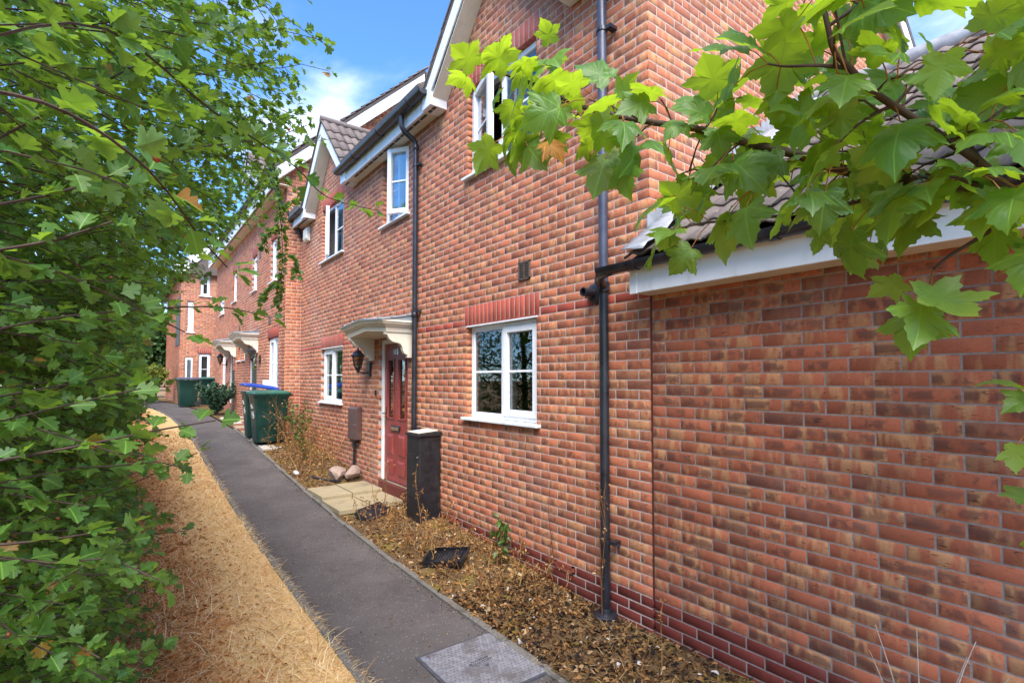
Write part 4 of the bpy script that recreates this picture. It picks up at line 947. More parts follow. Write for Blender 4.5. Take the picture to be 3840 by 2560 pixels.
# ------------------------------------------------------------------ wheeled bins
def rring(w, d, r, z, n=5):
    pts = []
    for cx, cy, a0 in ((w/2-r, d/2-r, 0), (-w/2+r, d/2-r, 90), (-w/2+r, -d/2+r, 180), (w/2-r, -d/2+r, 270)):
        for k in range(n): a = R(a0+90*k/(n-1)); pts.append((cx+r*math.cos(a), cy+r*math.sin(a), z))
    return pts
def loft(mb, rings, cap=True):
    n = len(rings[0]); vs = [p for r_ in rings for p in r_]; fs = [(i*n+k, i*n+(k+1) % n, (i+1)*n+(k+1) % n, (i+1)*n+k) for i in range(len(rings)-1) for k in range(n)]
    if cap: fs += [tuple(range(n))[::-1], tuple(range((len(rings)-1)*n, len(rings)*n))]
    return mb.add(vs, fs)
def shifty(ring, dy): return [(p[0], p[1]+dy, p[2]) for p in ring]
def wheelie(loc, rz_, label, lidmat='binlid', number=None, lid_tilt=0.0, body='bin', side_no=None):
    """local: front faces -Y, hinge at +Y"""
    t = thing('wheeled_bin', (0, 0, 0), label, 'wheeled bin', 'wheeled bins along the terrace'); WL[t.name] = (0, 0, 0)
    b = MB(); loft(b, [rring(.44, .50, .06, .03), rring(.46, .52, .06, .05), rring(.50, .59, .06, .55), rring(.545, .66, .05, .92), rring(.58, .70, .05, .945), rring(.58, .70, .05, .975)]); obj('body', b, M[body], t, smooth=35)
    l = MB(); L = [shifty(rring(.60, .72, .05, .98), -.01), shifty(rring(.61, .74, .055, .995), -.015), shifty(rring(.60, .73, .055, 1.02), -.015), shifty(rring(.52, .62, .08, 1.045), -.01), shifty(rring(.36, .40, .08, 1.06), 0)]
    if lid_tilt:
        c_, s_ = math.cos(lid_tilt), math.sin(lid_tilt)
        L = [[(x, .35+(y-.35)*c_+(z-.98)*s_, .98-(y-.35)*s_+(z-.98)*c_) for x, y, z in r_] for r_ in L]
    loft(l, L); obj('lid', l, M[lidmat], t, smooth=35)
    h = MB(); h.tube([(-.24, .39, .965), (.24, .39, .965)], .017, 8); h.box(-.25, -.22, .33, .40, .94, .985); h.box(.22, .25, .33, .40, .94, .985); obj('handle', h, M['rubber'], t, smooth=40)
    for s in (-1, 1):
        w = MB(); w.lathe([(.03, -.022), (.095, -.022), (.10, -.012), (.10, .012), (.095, .022), (.03, .022)], (s*.235, .27, .10), 18, 0); wo = obj('wheel', w, M['rubber'], t, smooth=40)
    a = MB(); a.tube([(-.25, .27, .10), (.25, .27, .10)], .012, 8); obj('axle', a, M['chrome'], t)
    if number:
        m3 = Matrix(((1, 0, 0), (0, 0, -1), (0, 1, 0))).to_4x4(); m3 = Matrix.Rotation(R(-3.6), 4, 'X').inverted() @ m3
        m3.translation = (0.0, -.298, .56); text(t, number, .21, m3, M['whitepaint'], 'painted_number')
        e = MB()
        for k in range(4): e.box(-.05+.012*(k % 2), .05-.02*k, -.322-.0045*k, -.310, .70+.022*k, .712+.022*k)
        obj('crest', e, M['whitepaint'], t)
    if side_no:
        m3 = Matrix(((0, 0, 1), (1, 0, 0), (0, 1, 0))).to_4x4(); m3.translation = (.268, .0, .60); text(t, side_no, .20, m3, M['whitepaint'], 'painted_number')
    t.location = loc; t.rotation_euler = (0, 0, rz_); WL[t.name] = tuple(loc)
    return t
def gz(y): return float(pz(y))
wheelie((2.40, 11.33, gz(11.4)+.045), R(-88), 'green wheeled bin with green lid standing beside the dry weeds', number='15')
wheelie((2.38, 12.08, gz(12.1)+.045), R(-92), 'green wheeled bin with tilted blue lid, behind the green lidded one', lidmat='binblue', number='15', lid_tilt=R(9))
wheelie((1.90, 21.8, gz(21.8)+.005), R(-86), 'dark bin with slate lid beside the bend of the path', lidmat='bingrey')
wheelie((2.66, 23.2, gz(23.2)+.005), R(4), 'far bin painted with house number, against the end wall', lidmat='binlid', number='121')
wheelie((3.20, 23.3, gz(23.3)+.005), R(-90), 'far bin with blue lid half hidden by the house corner', lidmat='binblue')
t = thing('cardboard', (2.2, 12.0, gz(12)+1.03), 'brown cardboard sticking out under the blue bin lid', 'cardboard')
mb = MB(); mb.hexa([(2.06, 11.86, gz(12)+1.015), (2.32, 11.84, gz(12)+1.02), (2.34, 12.3, gz(12)+1.02), (2.08, 12.3, gz(12)+1.015)], [(2.06, 11.86, gz(12)+1.035), (2.32, 11.84, gz(12)+1.06), (2.34, 12.3, gz(12)+1.06), (2.08, 12.3, gz(12)+1.03)]); obj('sheet', mb, M['paper'], t)
mb = MB(); mb.box(2.50, 2.62, 12.35, 12.5, gz(12)+1.10, gz(12)+1.26); o = obj('carton', mb, M['upvc'], None, bevel=.006); tag(o, 'small white carton standing on the blue bin lid', 'carton')

# ------------------------------------------------------------------ parcel box, rubbish
BX0, BX1, BY0, BY1, BZ0, BZ1 = 2.765, 3.045, 5.40, 5.73, .14, 1.185
pb = thing('parcel_box', (2.9, 5.56, BZ0), 'tall black steel parcel box standing against the wall', 'parcel box')
mb = MB(); mb.box(BX0, BX1, BY0, BY1, BZ0, BZ1-.03); obj('body', mb, M['black'], pb, bevel=.008)
mb = MB(); mb.prism([(BX0-.018, BZ1-.03), (BX1+.004, BZ1-.03), (BX1+.004, BZ1+.02), (BX0-.018, BZ1-.005)], 1, BY0-.018, BY1+.018); obj('lid', mb, M['black'], pb, bevel=.005)
mb = MB(); mb.box(BX0-.006, BX0+.002, BY0+.012, BY1-.012, BZ0+.30, BZ1-.24); obj('front_hatch', mb, M['black'], pb, bevel=.003)
mb = MB(); mb.lathe([(.001, 0), (.012, 0), (.012, -.012), (.001, -.014)], (BX0-.004, BY0+.03, BZ1-.27), 12, 0); obj('lock', mb, M['chrome'], pb)
mb = MB(); mb.hexa([(BX0+.0, BY0+.03, BZ1+.006), (BX1-.03, BY0+.02, BZ1+.026), (BX1-.03, BY1-.03, BZ1+.026), (BX0+.0, BY1-.02, BZ1+.006)], [(BX0+.0, BY0+.03, BZ1+.014), (BX1-.03, BY0+.02, BZ1+.035), (BX1-.03, BY1-.03, BZ1+.034), (BX0+.0, BY1-.02, BZ1+.014)])
o = obj('card', mb, M['paper'], None); tag(o, 'sheet of pale card lying on top of the parcel box', 'card')
def tray(x, y, z, rz_, tilt, label):
    t = thing('plastic_tray', (0, 0, 0), label, 'plastic tray', 'black plastic trays thrown in the bed'); WL[t.name] = (0, 0, 0)
    a = MB(); w, d, h = .36, .26, .055
    a.box(-w/2, w/2, -d/2, d/2, 0, .006)
    for s in (-1, 1): a.hexa([(s*w/2-.006, -d/2, 0), (s*w/2+.006, -d/2, 0), (s*w/2+.006, d/2, 0), (s*w/2-.006, d/2, 0)], [(s*(w/2+.02)-.005, -d/2, h), (s*(w/2+.02)+.005, -d/2, h), (s*(w/2+.02)+.005, d/2, h), (s*(w/2+.02)-.005, d/2, h)])
    a.box(-w/2, w/2, -d/2-.004, -d/2, 0, h); a.box(-w/2, w/2, d/2, d/2+.004, 0, h*.8); obj('shell', a, M['blackplastic'], t)
    for k in range(11):
        r_ = MB(); x0 = -w/2+.02+k*(w-.04)/10; r_.box(x0-.005, x0+.005, -d/2+.004, d/2-.004, .006, .018); obj('rib', r_, M['blackplastic'], t, bevel=.002)
    t.location = (x, y, z); t.rotation_euler = (tilt, R(-6), rz_); WL[t.name] = (x, y, z); return t
tray(2.53, 6.12, float(bed_z(2.53, 6.12))+.05, R(18), R(200), 'upturned black plastic tray beside the buff slabs')
tray(2.52, 4.33, float(bed_z(2.52, 4.33))+.035, R(-52), R(14), 'ribbed black plastic tray in the dry grass near the green seedling')
def rock(name, c, s, seed, mat, label, cat, group=None):
    r0 = np.random.default_rng(seed); import bmesh
    bm = bmesh.new(); bmesh.ops.create_icosphere(bm, subdivisions=2, radius=1); dirs = r0.normal(size=(9, 3)); dirs /= np.linalg.norm(dirs, axis=1)[:, None]; lim = r0.uniform(.55, .85, 9)
    for v in bm.verts:
        p = np.array(v.co)
        for d_, l_ in zip(dirs, lim):
            q = p @ d_
            if q > l_: p = p-d_*(q-l_)
        v.co = p*np.array(s)
    me = bpy.data.meshes.new(name); bm.to_mesh(me); bm.free(); o = mesh_obj(name, me, mat, None, c); o.rotation_euler = (0, 0, seed); return tag(o, label, cat, group)
rock('stone_block', (2.72, 8.12, gz(8.1)+.12), (.16, .24, .13), 3, M['rubble'], 'larger pink grey lump of broken masonry left of the slabs', 'rubble', 'broken masonry by the door')
rock('stone_block', (2.90, 7.93, gz(8)+.15), (.13, .16, .13), 5, M['rubble'], 'smaller lump of broken masonry against the wall by the door', 'rubble', 'broken masonry by the door')
mb = MB(); mb.tube([(2.42, 8.35, gz(8.3)+.06), (2.55, 8.05, gz(8)+.06), (2.68, 7.86, gz(7.9)+.07)], .016, 8); o = obj('pipe_offcut', mb, M['pipe'], None, smooth=40); tag(o, 'short black pipe lying along the edge of the slabs', 'pipe')
mb = MB(); mb.lathe([(.012, -.09), (.03, -.08), (.033, .02), (.026, .06), (.012, .08), (.012, .10)], (2.27, 8.75, gz(8.75)+.05), 10, 1); o = obj('bottle', mb, M['upvc'], None, smooth=50); tag(o, 'small white plastic bottle lying at the edge of the path', 'bottle')
mb = MB()
for k in range(14): mb.box(2.86+.006*(k % 2), 2.875+.006*(k % 2), 3.62+k*.015, 3.632+k*.015, .075+.004*(k % 2), .088+.004*(k % 2))
mb.box(2.862, 2.874, 3.62, 3.83, .07, .079); o = obj('plastic_strip', mb, M['straw'], None); tag(o, 'yellow toothed plastic strip on the soil below the seedling', 'strip')

# ------------------------------------------------------------------ plants: leaf shapes
def template(half, cen, fold=.25, droop=.25, ring=False, wave=0.0, seed=0):
    r0 = np.random.default_rng(seed)
    out = [(0.0, half[0][1])] + [h for h in half[1:-1]] + [(0.0, half[-1][1])] + [(-x, y) for x, y in half[1:-1][::-1]]
    out = np.array(out); c = np.array((0.0, cen))
    def zf(p): 
        x, y = p[:, 0], p[:, 1]; r2_ = x*x+(y-cen)**2
        return fold*np.abs(x) - droop*r2_ + wave*np.sin(x*9+r0.uniform(0, 6))*np.cos(y*7+r0.uniform(0, 6))
    n = len(out)
    if not ring:
        P2 = np.vstack([c[None], out]); F = [(0, 1+i, 1+(i+1) % n) for i in range(n)]
    else:
        mid = c+(out-c)*.55; P2 = np.vstack([c[None], mid, out]); F = [(0, 1+i, 1+(i+1) % n) for i in range(n)]
        for i in range(n):
            a, b = 1+i, 1+(i+1) % n; F += [(a, a+n, b+n), (a, b+n, b)]
    P2[:, 0][np.abs(P2[:, 0]) < 1e-9] = 0
    V = np.column_stack([P2, zf(P2)]); return V, np.array(F), np.column_stack([.5+P2[:, 0], P2[:, 1]])
HAW_H = [(0, 0), (.07, .12), (.22, .20), (.42, .30), (.52, .42), (.44, .50), (.24, .48), (.30, .58), (.42, .72), (.34, .80), (.19, .78), (.20, .90), (.10, .96), (0, 1.0)]
SIM_H = [(0, 0), (.26, .28), (.34, .5), (.18, .8), (0, 1.0)]
OVA_H = [(0, 0), (.14, .12), (.22, .32), (.22, .55), (.13, .82), (0, 1.0)]
SYC_H = [(0, 0), (.10, -.07), (.24, -.11), (.33, -.06), (.46, -.05), (.40, .05), (.43, .13), (.36, .17), (.36, .22), (.46, .26), (.50, .36), (.58, .40), (.68, .56), (.55, .55), (.50, .61), (.44, .58), (.40, .61), (.31, .54), (.33, .64), (.28, .70), (.30, .78), (.20, .82), (.15, .91), (.08, .95), (0, 1.08)]
T_HAW = [template(HAW_H, .42, .22+.15*i, .15+.25*(i % 2), False, .02, i) for i in range(3)]
T_SIM = template(SIM_H, .45, .3, .2); T_OVA = template(OVA_H, .45, .25, .45)
T_SYC = [template(SYC_H, .30, f_, d_, True, w_, i) for i, (f_, d_, w_) in enumerate(((.12, .35, .03), (.28, .25, .05), (-.05, .55, .04), (.20, .75, .05), (.05, .15, .06), (.35, .5, .03)))]
def unit(a): return a/(np.linalg.norm(a, axis=-1, keepdims=True)+1e-9)
def leaf_batch(name, T, pos, dirs, nrm, size, mat, parent, kind='stuff'):
    V0, F0, uv = T; pos = np.asarray(pos); n = len(pos)
    if n == 0: return None
    d = unit(np.asarray(dirs)); nn = np.asarray(nrm); nn = unit(nn-d*np.sum(nn*d, 1)[:, None]); s = np.cross(d, nn); sz = np.asarray(size)[:, None, None]
    V = pos[:, None, :] + sz*(V0[None, :, 0:1]*s[:, None, :]+V0[None, :, 1:2]*d[:, None, :]+V0[None, :, 2:3]*nn[:, None, :]) - wloc(parent)[None, None]
    F = F0[None]+(np.arange(n)*len(V0))[:, None, None]
    me = fast_mesh(name, V.reshape(-1, 3), F.reshape(-1, F0.shape[1]), np.tile(uv, (n, 1))); me.materials.append(mat); me.shade_smooth()
    o = mesh_obj(name, me, None, parent)
    if kind: o['kind'] = kind
    return o
_lm = {}
def leaf_obj(T, key, p, d, nrm, size, mat, parent, name='leaf'):
    if key not in _lm:
        me = fast_mesh(name, T[0], T[1], T[2]); me.materials.append(mat); me.shade_smooth(); _lm[key] = me
    d = unit(np.asarray(d, float)); nn = np.asarray(nrm, float); nn = unit(nn-d*(nn @ d)); s = np.cross(d, nn)
    o = bpy.data.objects.new(name, _lm[key]); sc.collection.objects.link(o); o.parent = parent; L = wloc(parent)
    m4 = Matrix(((s[0], d[0], nn[0], p[0]-L[0]), (s[1], d[1], nn[1], p[1]-L[1]), (s[2], d[2], nn[2], p[2]-L[2]), (0, 0, 0, 1))) @ Matrix.Scale(size, 4)
    o.matrix_local = m4; return o
def smooth_path(pts, m=None):
    P = np.array(pts, float); n = len(P); m = m or (n-1)*4+1; tt = np.linspace(0, n-1, m); out = []
    for t_ in tt:
        i = min(int(t_), n-2); f_ = t_-i; p0, p1, p2, p3 = P[max(i-1, 0)], P[i], P[i+1], P[min(i+2, n-1)]
        out.append(.5*((2*p1)+(-p0+p2)*f_+(2*p0-5*p1+4*p2-p3)*f_*f_+(-p0+3*p1-3*p2+p3)*f_**3))
    return np.array(out)

# ------------------------------------------------------------------ sycamore over the garage
SY = dict(
a=[(1.75, -.25, 2.0), (1.511, 0.116, 2.156), (1.533, 0.198, 2.212), (1.522, 0.28, 2.259), (1.491, 0.377, 2.292), (1.465, 0.471, 2.332), (1.431, 0.545, 2.373), (1.413, 0.607, 2.417), (1.352, 0.726, 2.48), (1.314, 0.815, 2.535), (1.231, 0.976, 2.604), (1.151, 1.121, 2.678), (1.099, 1.221, 2.752), (1.043, 1.31, 2.82), (0.981, 1.393, 2.866)],
b=[(1.531, 0.224, 2.235), (1.453, 0.255, 2.289), (1.39, 0.289, 2.326), (1.34, 0.313, 2.352), (1.271, 0.351, 2.391), (1.218, 0.378, 2.422), (1.174, 0.397, 2.457), (1.148, 0.416, 2.493), (1.125, 0.418, 2.536), (1.113, 0.425, 2.601), (1.093, 0.425, 2.647)],
c=[(1.271, 0.351, 2.391), (1.286, 0.313, 2.434), (1.31, 0.268, 2.472)], d=[(1.271, 0.351, 2.391), (1.247, 0.383, 2.378), (1.221, 0.43, 2.337), (1.207, 0.468, 2.277)],
e=[(1.522, 0.254, 2.249), (1.503, 0.344, 2.269), (1.477, 0.426, 2.271), (1.425, 0.555, 2.257), (1.366, 0.675, 2.256), (1.289, 0.784, 2.256), (1.252, 0.85, 2.25)],
f=[(1.533, 0.198, 2.212), (1.525, 0.231, 2.166), (1.502, 0.276, 2.128), (1.485, 0.315, 2.1), (1.482, 0.343, 2.074)], g=[(1.174, 0.397, 2.457), (1.15, 0.452, 2.482), (1.142, 0.507, 2.504), (1.139, 0.546, 2.528)],
h=[(1.352, 0.726, 2.48), (1.306, 0.763, 2.429), (1.27, 0.806, 2.373)], i=[(1.314, 0.815, 2.535), (1.328, 0.79, 2.575), (1.334, 0.785, 2.598)], j=[(1.151, 1.121, 2.678), (1.116, 1.157, 2.748), (1.094, 1.208, 2.834)],
k=[(1.099, 1.221, 2.752), (1.042, 1.254, 2.687), (1.016, 1.277, 2.635)], l=[(1.125, 0.418, 2.536), (1.139, 0.382, 2.554), (1.161, 0.338, 2.582)],
m=[(1.80, -.1, 2.0), (1.782, 0.085, 1.894), (1.782, 0.151, 1.835), (1.781, 0.179, 1.79), (1.784, 0.204, 1.745)], n=[(1.85, -.15, 1.7), (1.789, 0.095, 1.565), (1.776, 0.145, 1.509), (1.785, 0.165, 1.479)],
p=[(1.39, 0.289, 2.326), (1.404, 0.24, 2.346), (1.428, 0.194, 2.385), (1.442, 0.158, 2.4)],
q=[(1.491, 0.377, 2.292), (1.427, 0.399, 2.322), (1.367, 0.443, 2.359)], r=[(1.533, 0.198, 2.212), (1.502, 0.168, 2.274), (1.438, 0.19, 2.309)], s=[(1.413, 0.607, 2.417), (1.365, 0.646, 2.367), (1.341, 0.678, 2.336)])
syc = thing('sycamore_tree', (1.95, -.45, 0), 'sycamore tree reaching broad lobed leaves across the garage roof', 'tree')
tr = MB(); tr.tube([(1.95, -.45, -.1), (1.93, -.43, .8), (1.88, -.38, 1.5), (1.78, -.28, 1.98)], [.075, .06, .048, .03], 12); tr.tube([(1.9, -.4, 1.4), (1.95, -.2, 1.75), (1.80, -.1, 2.0)], [.03, .02, .01], 8); tr.tube([(1.92, -.42, 1.1), (1.9, -.3, 1.5), (1.85, -.15, 1.7)], [.03, .02, .01], 8); tr.tube([(1.8, -.3, 1.95), (1.85, -.5, 2.7), (2.0, -.7, 3.6)], [.04, .03, .01], 8)
obj('trunk', tr, M['bark'], syc, smooth=60)
RAD = dict(a=(.019, .0045), b=(.0095, .004), e=(.007, .0028), f=(.006, .003), m=(.007, .003), n=(.007, .003))
rs = np.random.default_rng(21); petb = MB(); nl = 0; placed = []
def syc_leaf(p, out, size=None):
    if CUR in 'mn': size = rs.uniform(.06, .085)
    """petiole from p outwards, blade hanging from its end"""
    global nl
    out = unit(np.asarray(out, float)); L = rs.uniform(.05, .10); e = np.asarray(p)+out*L+np.array((0, 0, -.012))
    dn = unit(out*.8+np.array((0, 0, -.40))+rs.normal(0, .36, 3)); size = size or rs.uniform(.070, .128)
    ctr = e+dn*size*.45
    if any(np.linalg.norm(ctr-q) < .050 for q in placed): return
    placed.append(ctr)
    petb.tube([p, (np.asarray(p)+e)/2+np.array((0, 0, .008)), e], .0014, 4)
    nr = unit(np.array((-.30, -.10, .80))+rs.normal(0, .45, 3)); k = int(rs.integers(0, len(T_SYC)))
    leaf_obj(T_SYC[k], ('syc', k), e, dn, nr, size, M['syc'], syc); nl += 1
CUR = 'a'
for key, pts in SY.items():
    CUR = key; P = smooth_path(pts); r0, r1 = RAD.get(key, (.004, .0022)); br = MB(); br.tube(P, np.linspace(r0, r1, len(P)), 8 if r0 > .008 else 6); obj('branch', br, M['barksyc'], syc, smooth=60)
    seg = np.concatenate([[0], np.cumsum(np.linalg.norm(np.diff(P, axis=0), axis=1))]); tot = seg[-1]; s = .02 if key != 'a' else .36
    while s < tot:
        i = min(np.searchsorted(seg, s), len(P)-1); tn = unit(P[i]-P[max(i-1, 0)]); sd_ = unit(np.cross(tn, (0, 0, 1.0)))
        roll = rs.uniform(0, math.pi)
        for sg in (1, -1):
            o_ = sg*(sd_*math.cos(roll)+np.array((0, 0, .8))*math.sin(roll))+tn*.45+rs.normal(0, .2, 3)
            if rs.random() < (.30 if key == 'e' else .18 if key in 'fo' else .85):
                if rs.random() < (.5 if key in 'ab' else .2):        # a side twig that carries a spray of leaves
                    tl = rs.uniform(.07, .16); q = P[i]+unit(o_)*tl; tb = MB(); tb.tube([P[i], (P[i]+q)/2+np.array((0, 0, .01)), q], [.003, .0025, .002], 5); obj('twig', tb, M['barksyc'], syc)
                    for _ in range(int(rs.integers(3, 6))): syc_leaf(q-unit(o_)*rs.uniform(0, .5)*tl, unit(o_)+rs.normal(0, .75, 3))
                else: syc_leaf(P[i], o_)
        s += rs.uniform(.038, .065)
    for _ in range(2 if key in 'mn' else 4): syc_leaf(P[-1], unit(P[-1]-P[-3])+rs.normal(0, .55, 3))
n_ = 1500; q_ = np.column_stack([rs.uniform(.6, 3.2, n_), rs.uniform(-2.6, .0, n_), rs.uniform(3.0, 5.2, n_)])
leaf_batch('crown', T_SYC[1], q_, rs.normal(0, 1, (n_, 3))+np.array((0, 0, -.6)), rs.normal(0, .5, (n_, 3))+np.array((0, 0, .8)), rs.uniform(.09, .16, n_), M['syc'], syc)  # unseen leaves above and behind the camera, added to shade the garage wall
obj('leaf_stalks', petb, M['petiole'], syc)['kind'] = 'stuff'
leaf_obj(T_SYC[3], 'dead', (1.03, 1.18, 2.56), (.25, -.5, -.5), (-.5, -.2, .6), .085, M['deadleaf'], syc, 'withered_leaf')
leaf_obj(T_SYC[3], 'dead', (1.02, 1.26, 2.66), (-.3, .4, -.5), (-.6, .1, .5), .075, M['deadleaf'], syc, 'withered_leaf')
for (q, d_) in (((1.05, 1.25, 2.60), (.02, -.3, -1)), ((1.045, 1.262, 2.60), (-.2, .3, -1))): leaf_obj(T_OVA, 'seed', q, d_, (-1, -.3, .1), .05, M['lime'], syc, 'winged_seed')

# ------------------------------------------------------------------ hawthorn hedge trees
rh = np.random.default_rng(5)
def face(Y, z):          # how far the foliage reaches over the lawn
    low = np.interp(Y, [0, 3, 7.5, 15, 30], [-.58, -.49, -.22, .24, .8])+.15*np.clip((z-1.3)/.7, 0, 1); over = np.interp(z, [2.35, 3.2, 4.4, 5.2], [0, .80, .85, .4])*np.interp(Y, [.5, 3.2, 6, 9], [.2, 1, .9, .62])
    return np.maximum(low-.10*np.clip((.5-z)/.5, 0, 1), over)
def clear(P):            # keep the spot where the photographer stands open
    v = P-CAM; dist = np.linalg.norm(v, axis=1); ok, dep = seen(P)
    return (dist > .42) & ~(ok & (dep < .40))
def shoot(st, dr, L, droop, spacing, rgen, path=None):
    """one leafy shoot: stem points and leaf placements"""
    if path is None:
        k = 7; t_ = np.linspace(0, 1, k)[:, None]; wob = np.cumsum(rgen.normal(0, .028*L, (k, 3)), 0)*t_
        P = st+dr*L*t_+np.array((0, 0, -1.0))*droop*L*t_**2+wob
    else: P = smooth_path(path)
    seg = np.concatenate([[0], np.cumsum(np.linalg.norm(np.diff(P, axis=0), axis=1))]); tot = seg[-1]; pos = []; dirs = []; nrm = []
    n = max(4, int(tot/spacing)); ss = np.linspace(.04*tot, tot, n)
    for q, s_ in enumerate(ss):
        i = min(np.searchsorted(seg, s_), len(P)-1); i = max(i, 1); f_ = (s_-seg[i-1])/(seg[i]-seg[i-1]+1e-9); p = P[i-1]+(P[i]-P[i-1])*f_
        tn = unit(P[i]-P[i-1]); sd_ = unit(np.cross(tn, (0, 0, 1.0))); sg = 1 if q % 2 else -1
        for _ in range(1+int(rgen.random() < .55)+int(rgen.random() < .30)):
            d_ = unit(tn*rgen.uniform(.3, .9)+sg*sd_*rgen.uniform(.3, 1)+np.array((0, 0, rgen.uniform(-.5, .45)))+rgen.normal(0, .25, 3))
            pos.append(p+d_*.010); dirs.append(d_); nrm.append(unit(np.array((.25, -.25, .75))+rgen.normal(0, .48, 3)))
    return P, pos, dirs, nrm
NEAR = [
 [(-0.108, 0.649, 2.082), (-0.049, 0.654, 2.081), (0.02, 0.704, 2.056), (0.086, 0.831, 2.016), (0.127, 0.902, 1.996)],
 [(-0.142, 0.845, 2.218), (-0.025, 0.816, 2.264), (0.118, 1.021, 2.29), (0.296, 1.199, 2.301), (0.406, 1.304, 2.282), (0.588, 1.416, 2.314)],
 [(-0.161, 0.992, 2.054), (-0.059, 1.037, 2.121), (0.1, 1.285, 2.314), (0.301, 1.502, 2.478), (0.415, 1.537, 2.564)],
 [(-0.164, 1.074, 1.696), (-0.033, 1.036, 1.721), (0.052, 1.033, 1.737), (0.136, 1.057, 1.747)],
 [(-0.15, 1.006, 1.592), (-0.074, 1.011, 1.587), (0.003, 1.078, 1.574)],
 [(-0.179, 1.14, 1.892), (-0.061, 1.173, 1.934), (0.167, 1.374, 1.991), (0.306, 1.458, 1.984)],
 [(-0.19, 1.298, 1.372), (-0.075, 1.336, 1.364), (0.022, 1.39, 1.33)], [(-0.199, 1.286, 1.784), (-0.085, 1.323, 1.811), (0.011, 1.5, 1.835)],
 [(-0.137, 0.852, 1.968), (-0.073, 0.865, 1.997), (-0.015, 0.882, 2.036)],
 [(-0.186, 1.131, 2.179), (-0.051, 1.147, 2.332), (0.104, 1.394, 2.609), (0.336, 1.706, 2.914), (0.557, 1.907, 3.079)],
 [(0.002, 1.834, 2.931), (0.228, 2.032, 3.097), (0.443, 2.242, 3.168), (0.622, 2.359, 3.129)],
 [(-0.103, 2.371, 1.224), (0.065, 2.431, 1.225), (0.226, 2.498, 1.201)], [(-0.144, 2.029, 1.12), (-0.008, 2.052, 1.098), (0.091, 2.106, 1.018)],
 [(-0.156, 2.161, 1.19), (-0.004, 2.171, 1.177), (0.105, 2.154, 1.113)], [(-0.152, 2.527, 1.359), (0.031, 2.516, 1.313), (0.129, 2.57, 1.255)]]
HANG = [
 [(0.724, 3.531, 3.303), (0.77, 3.506, 3.097), (0.788, 3.502, 2.891), (0.819, 3.552, 2.645), (0.811, 3.569, 2.419), (0.799, 3.583, 2.297)],
 [(0.788, 3.502, 2.891), (0.855, 3.448, 2.959), (0.894, 3.414, 3.028)], [(0.797, 3.5, 2.788), (0.723, 3.558, 2.753), (0.711, 3.571, 2.667)],
 [(0.8, 3.504, 2.633), (0.87, 3.453, 2.599), (0.879, 3.451, 2.478)], [(0.797, 3.514, 2.461), (0.731, 3.568, 2.393), (0.705, 3.591, 2.324)],
 [(0.77, 3.506, 3.097), (0.702, 3.559, 3.062), (0.663, 3.593, 2.959)]]
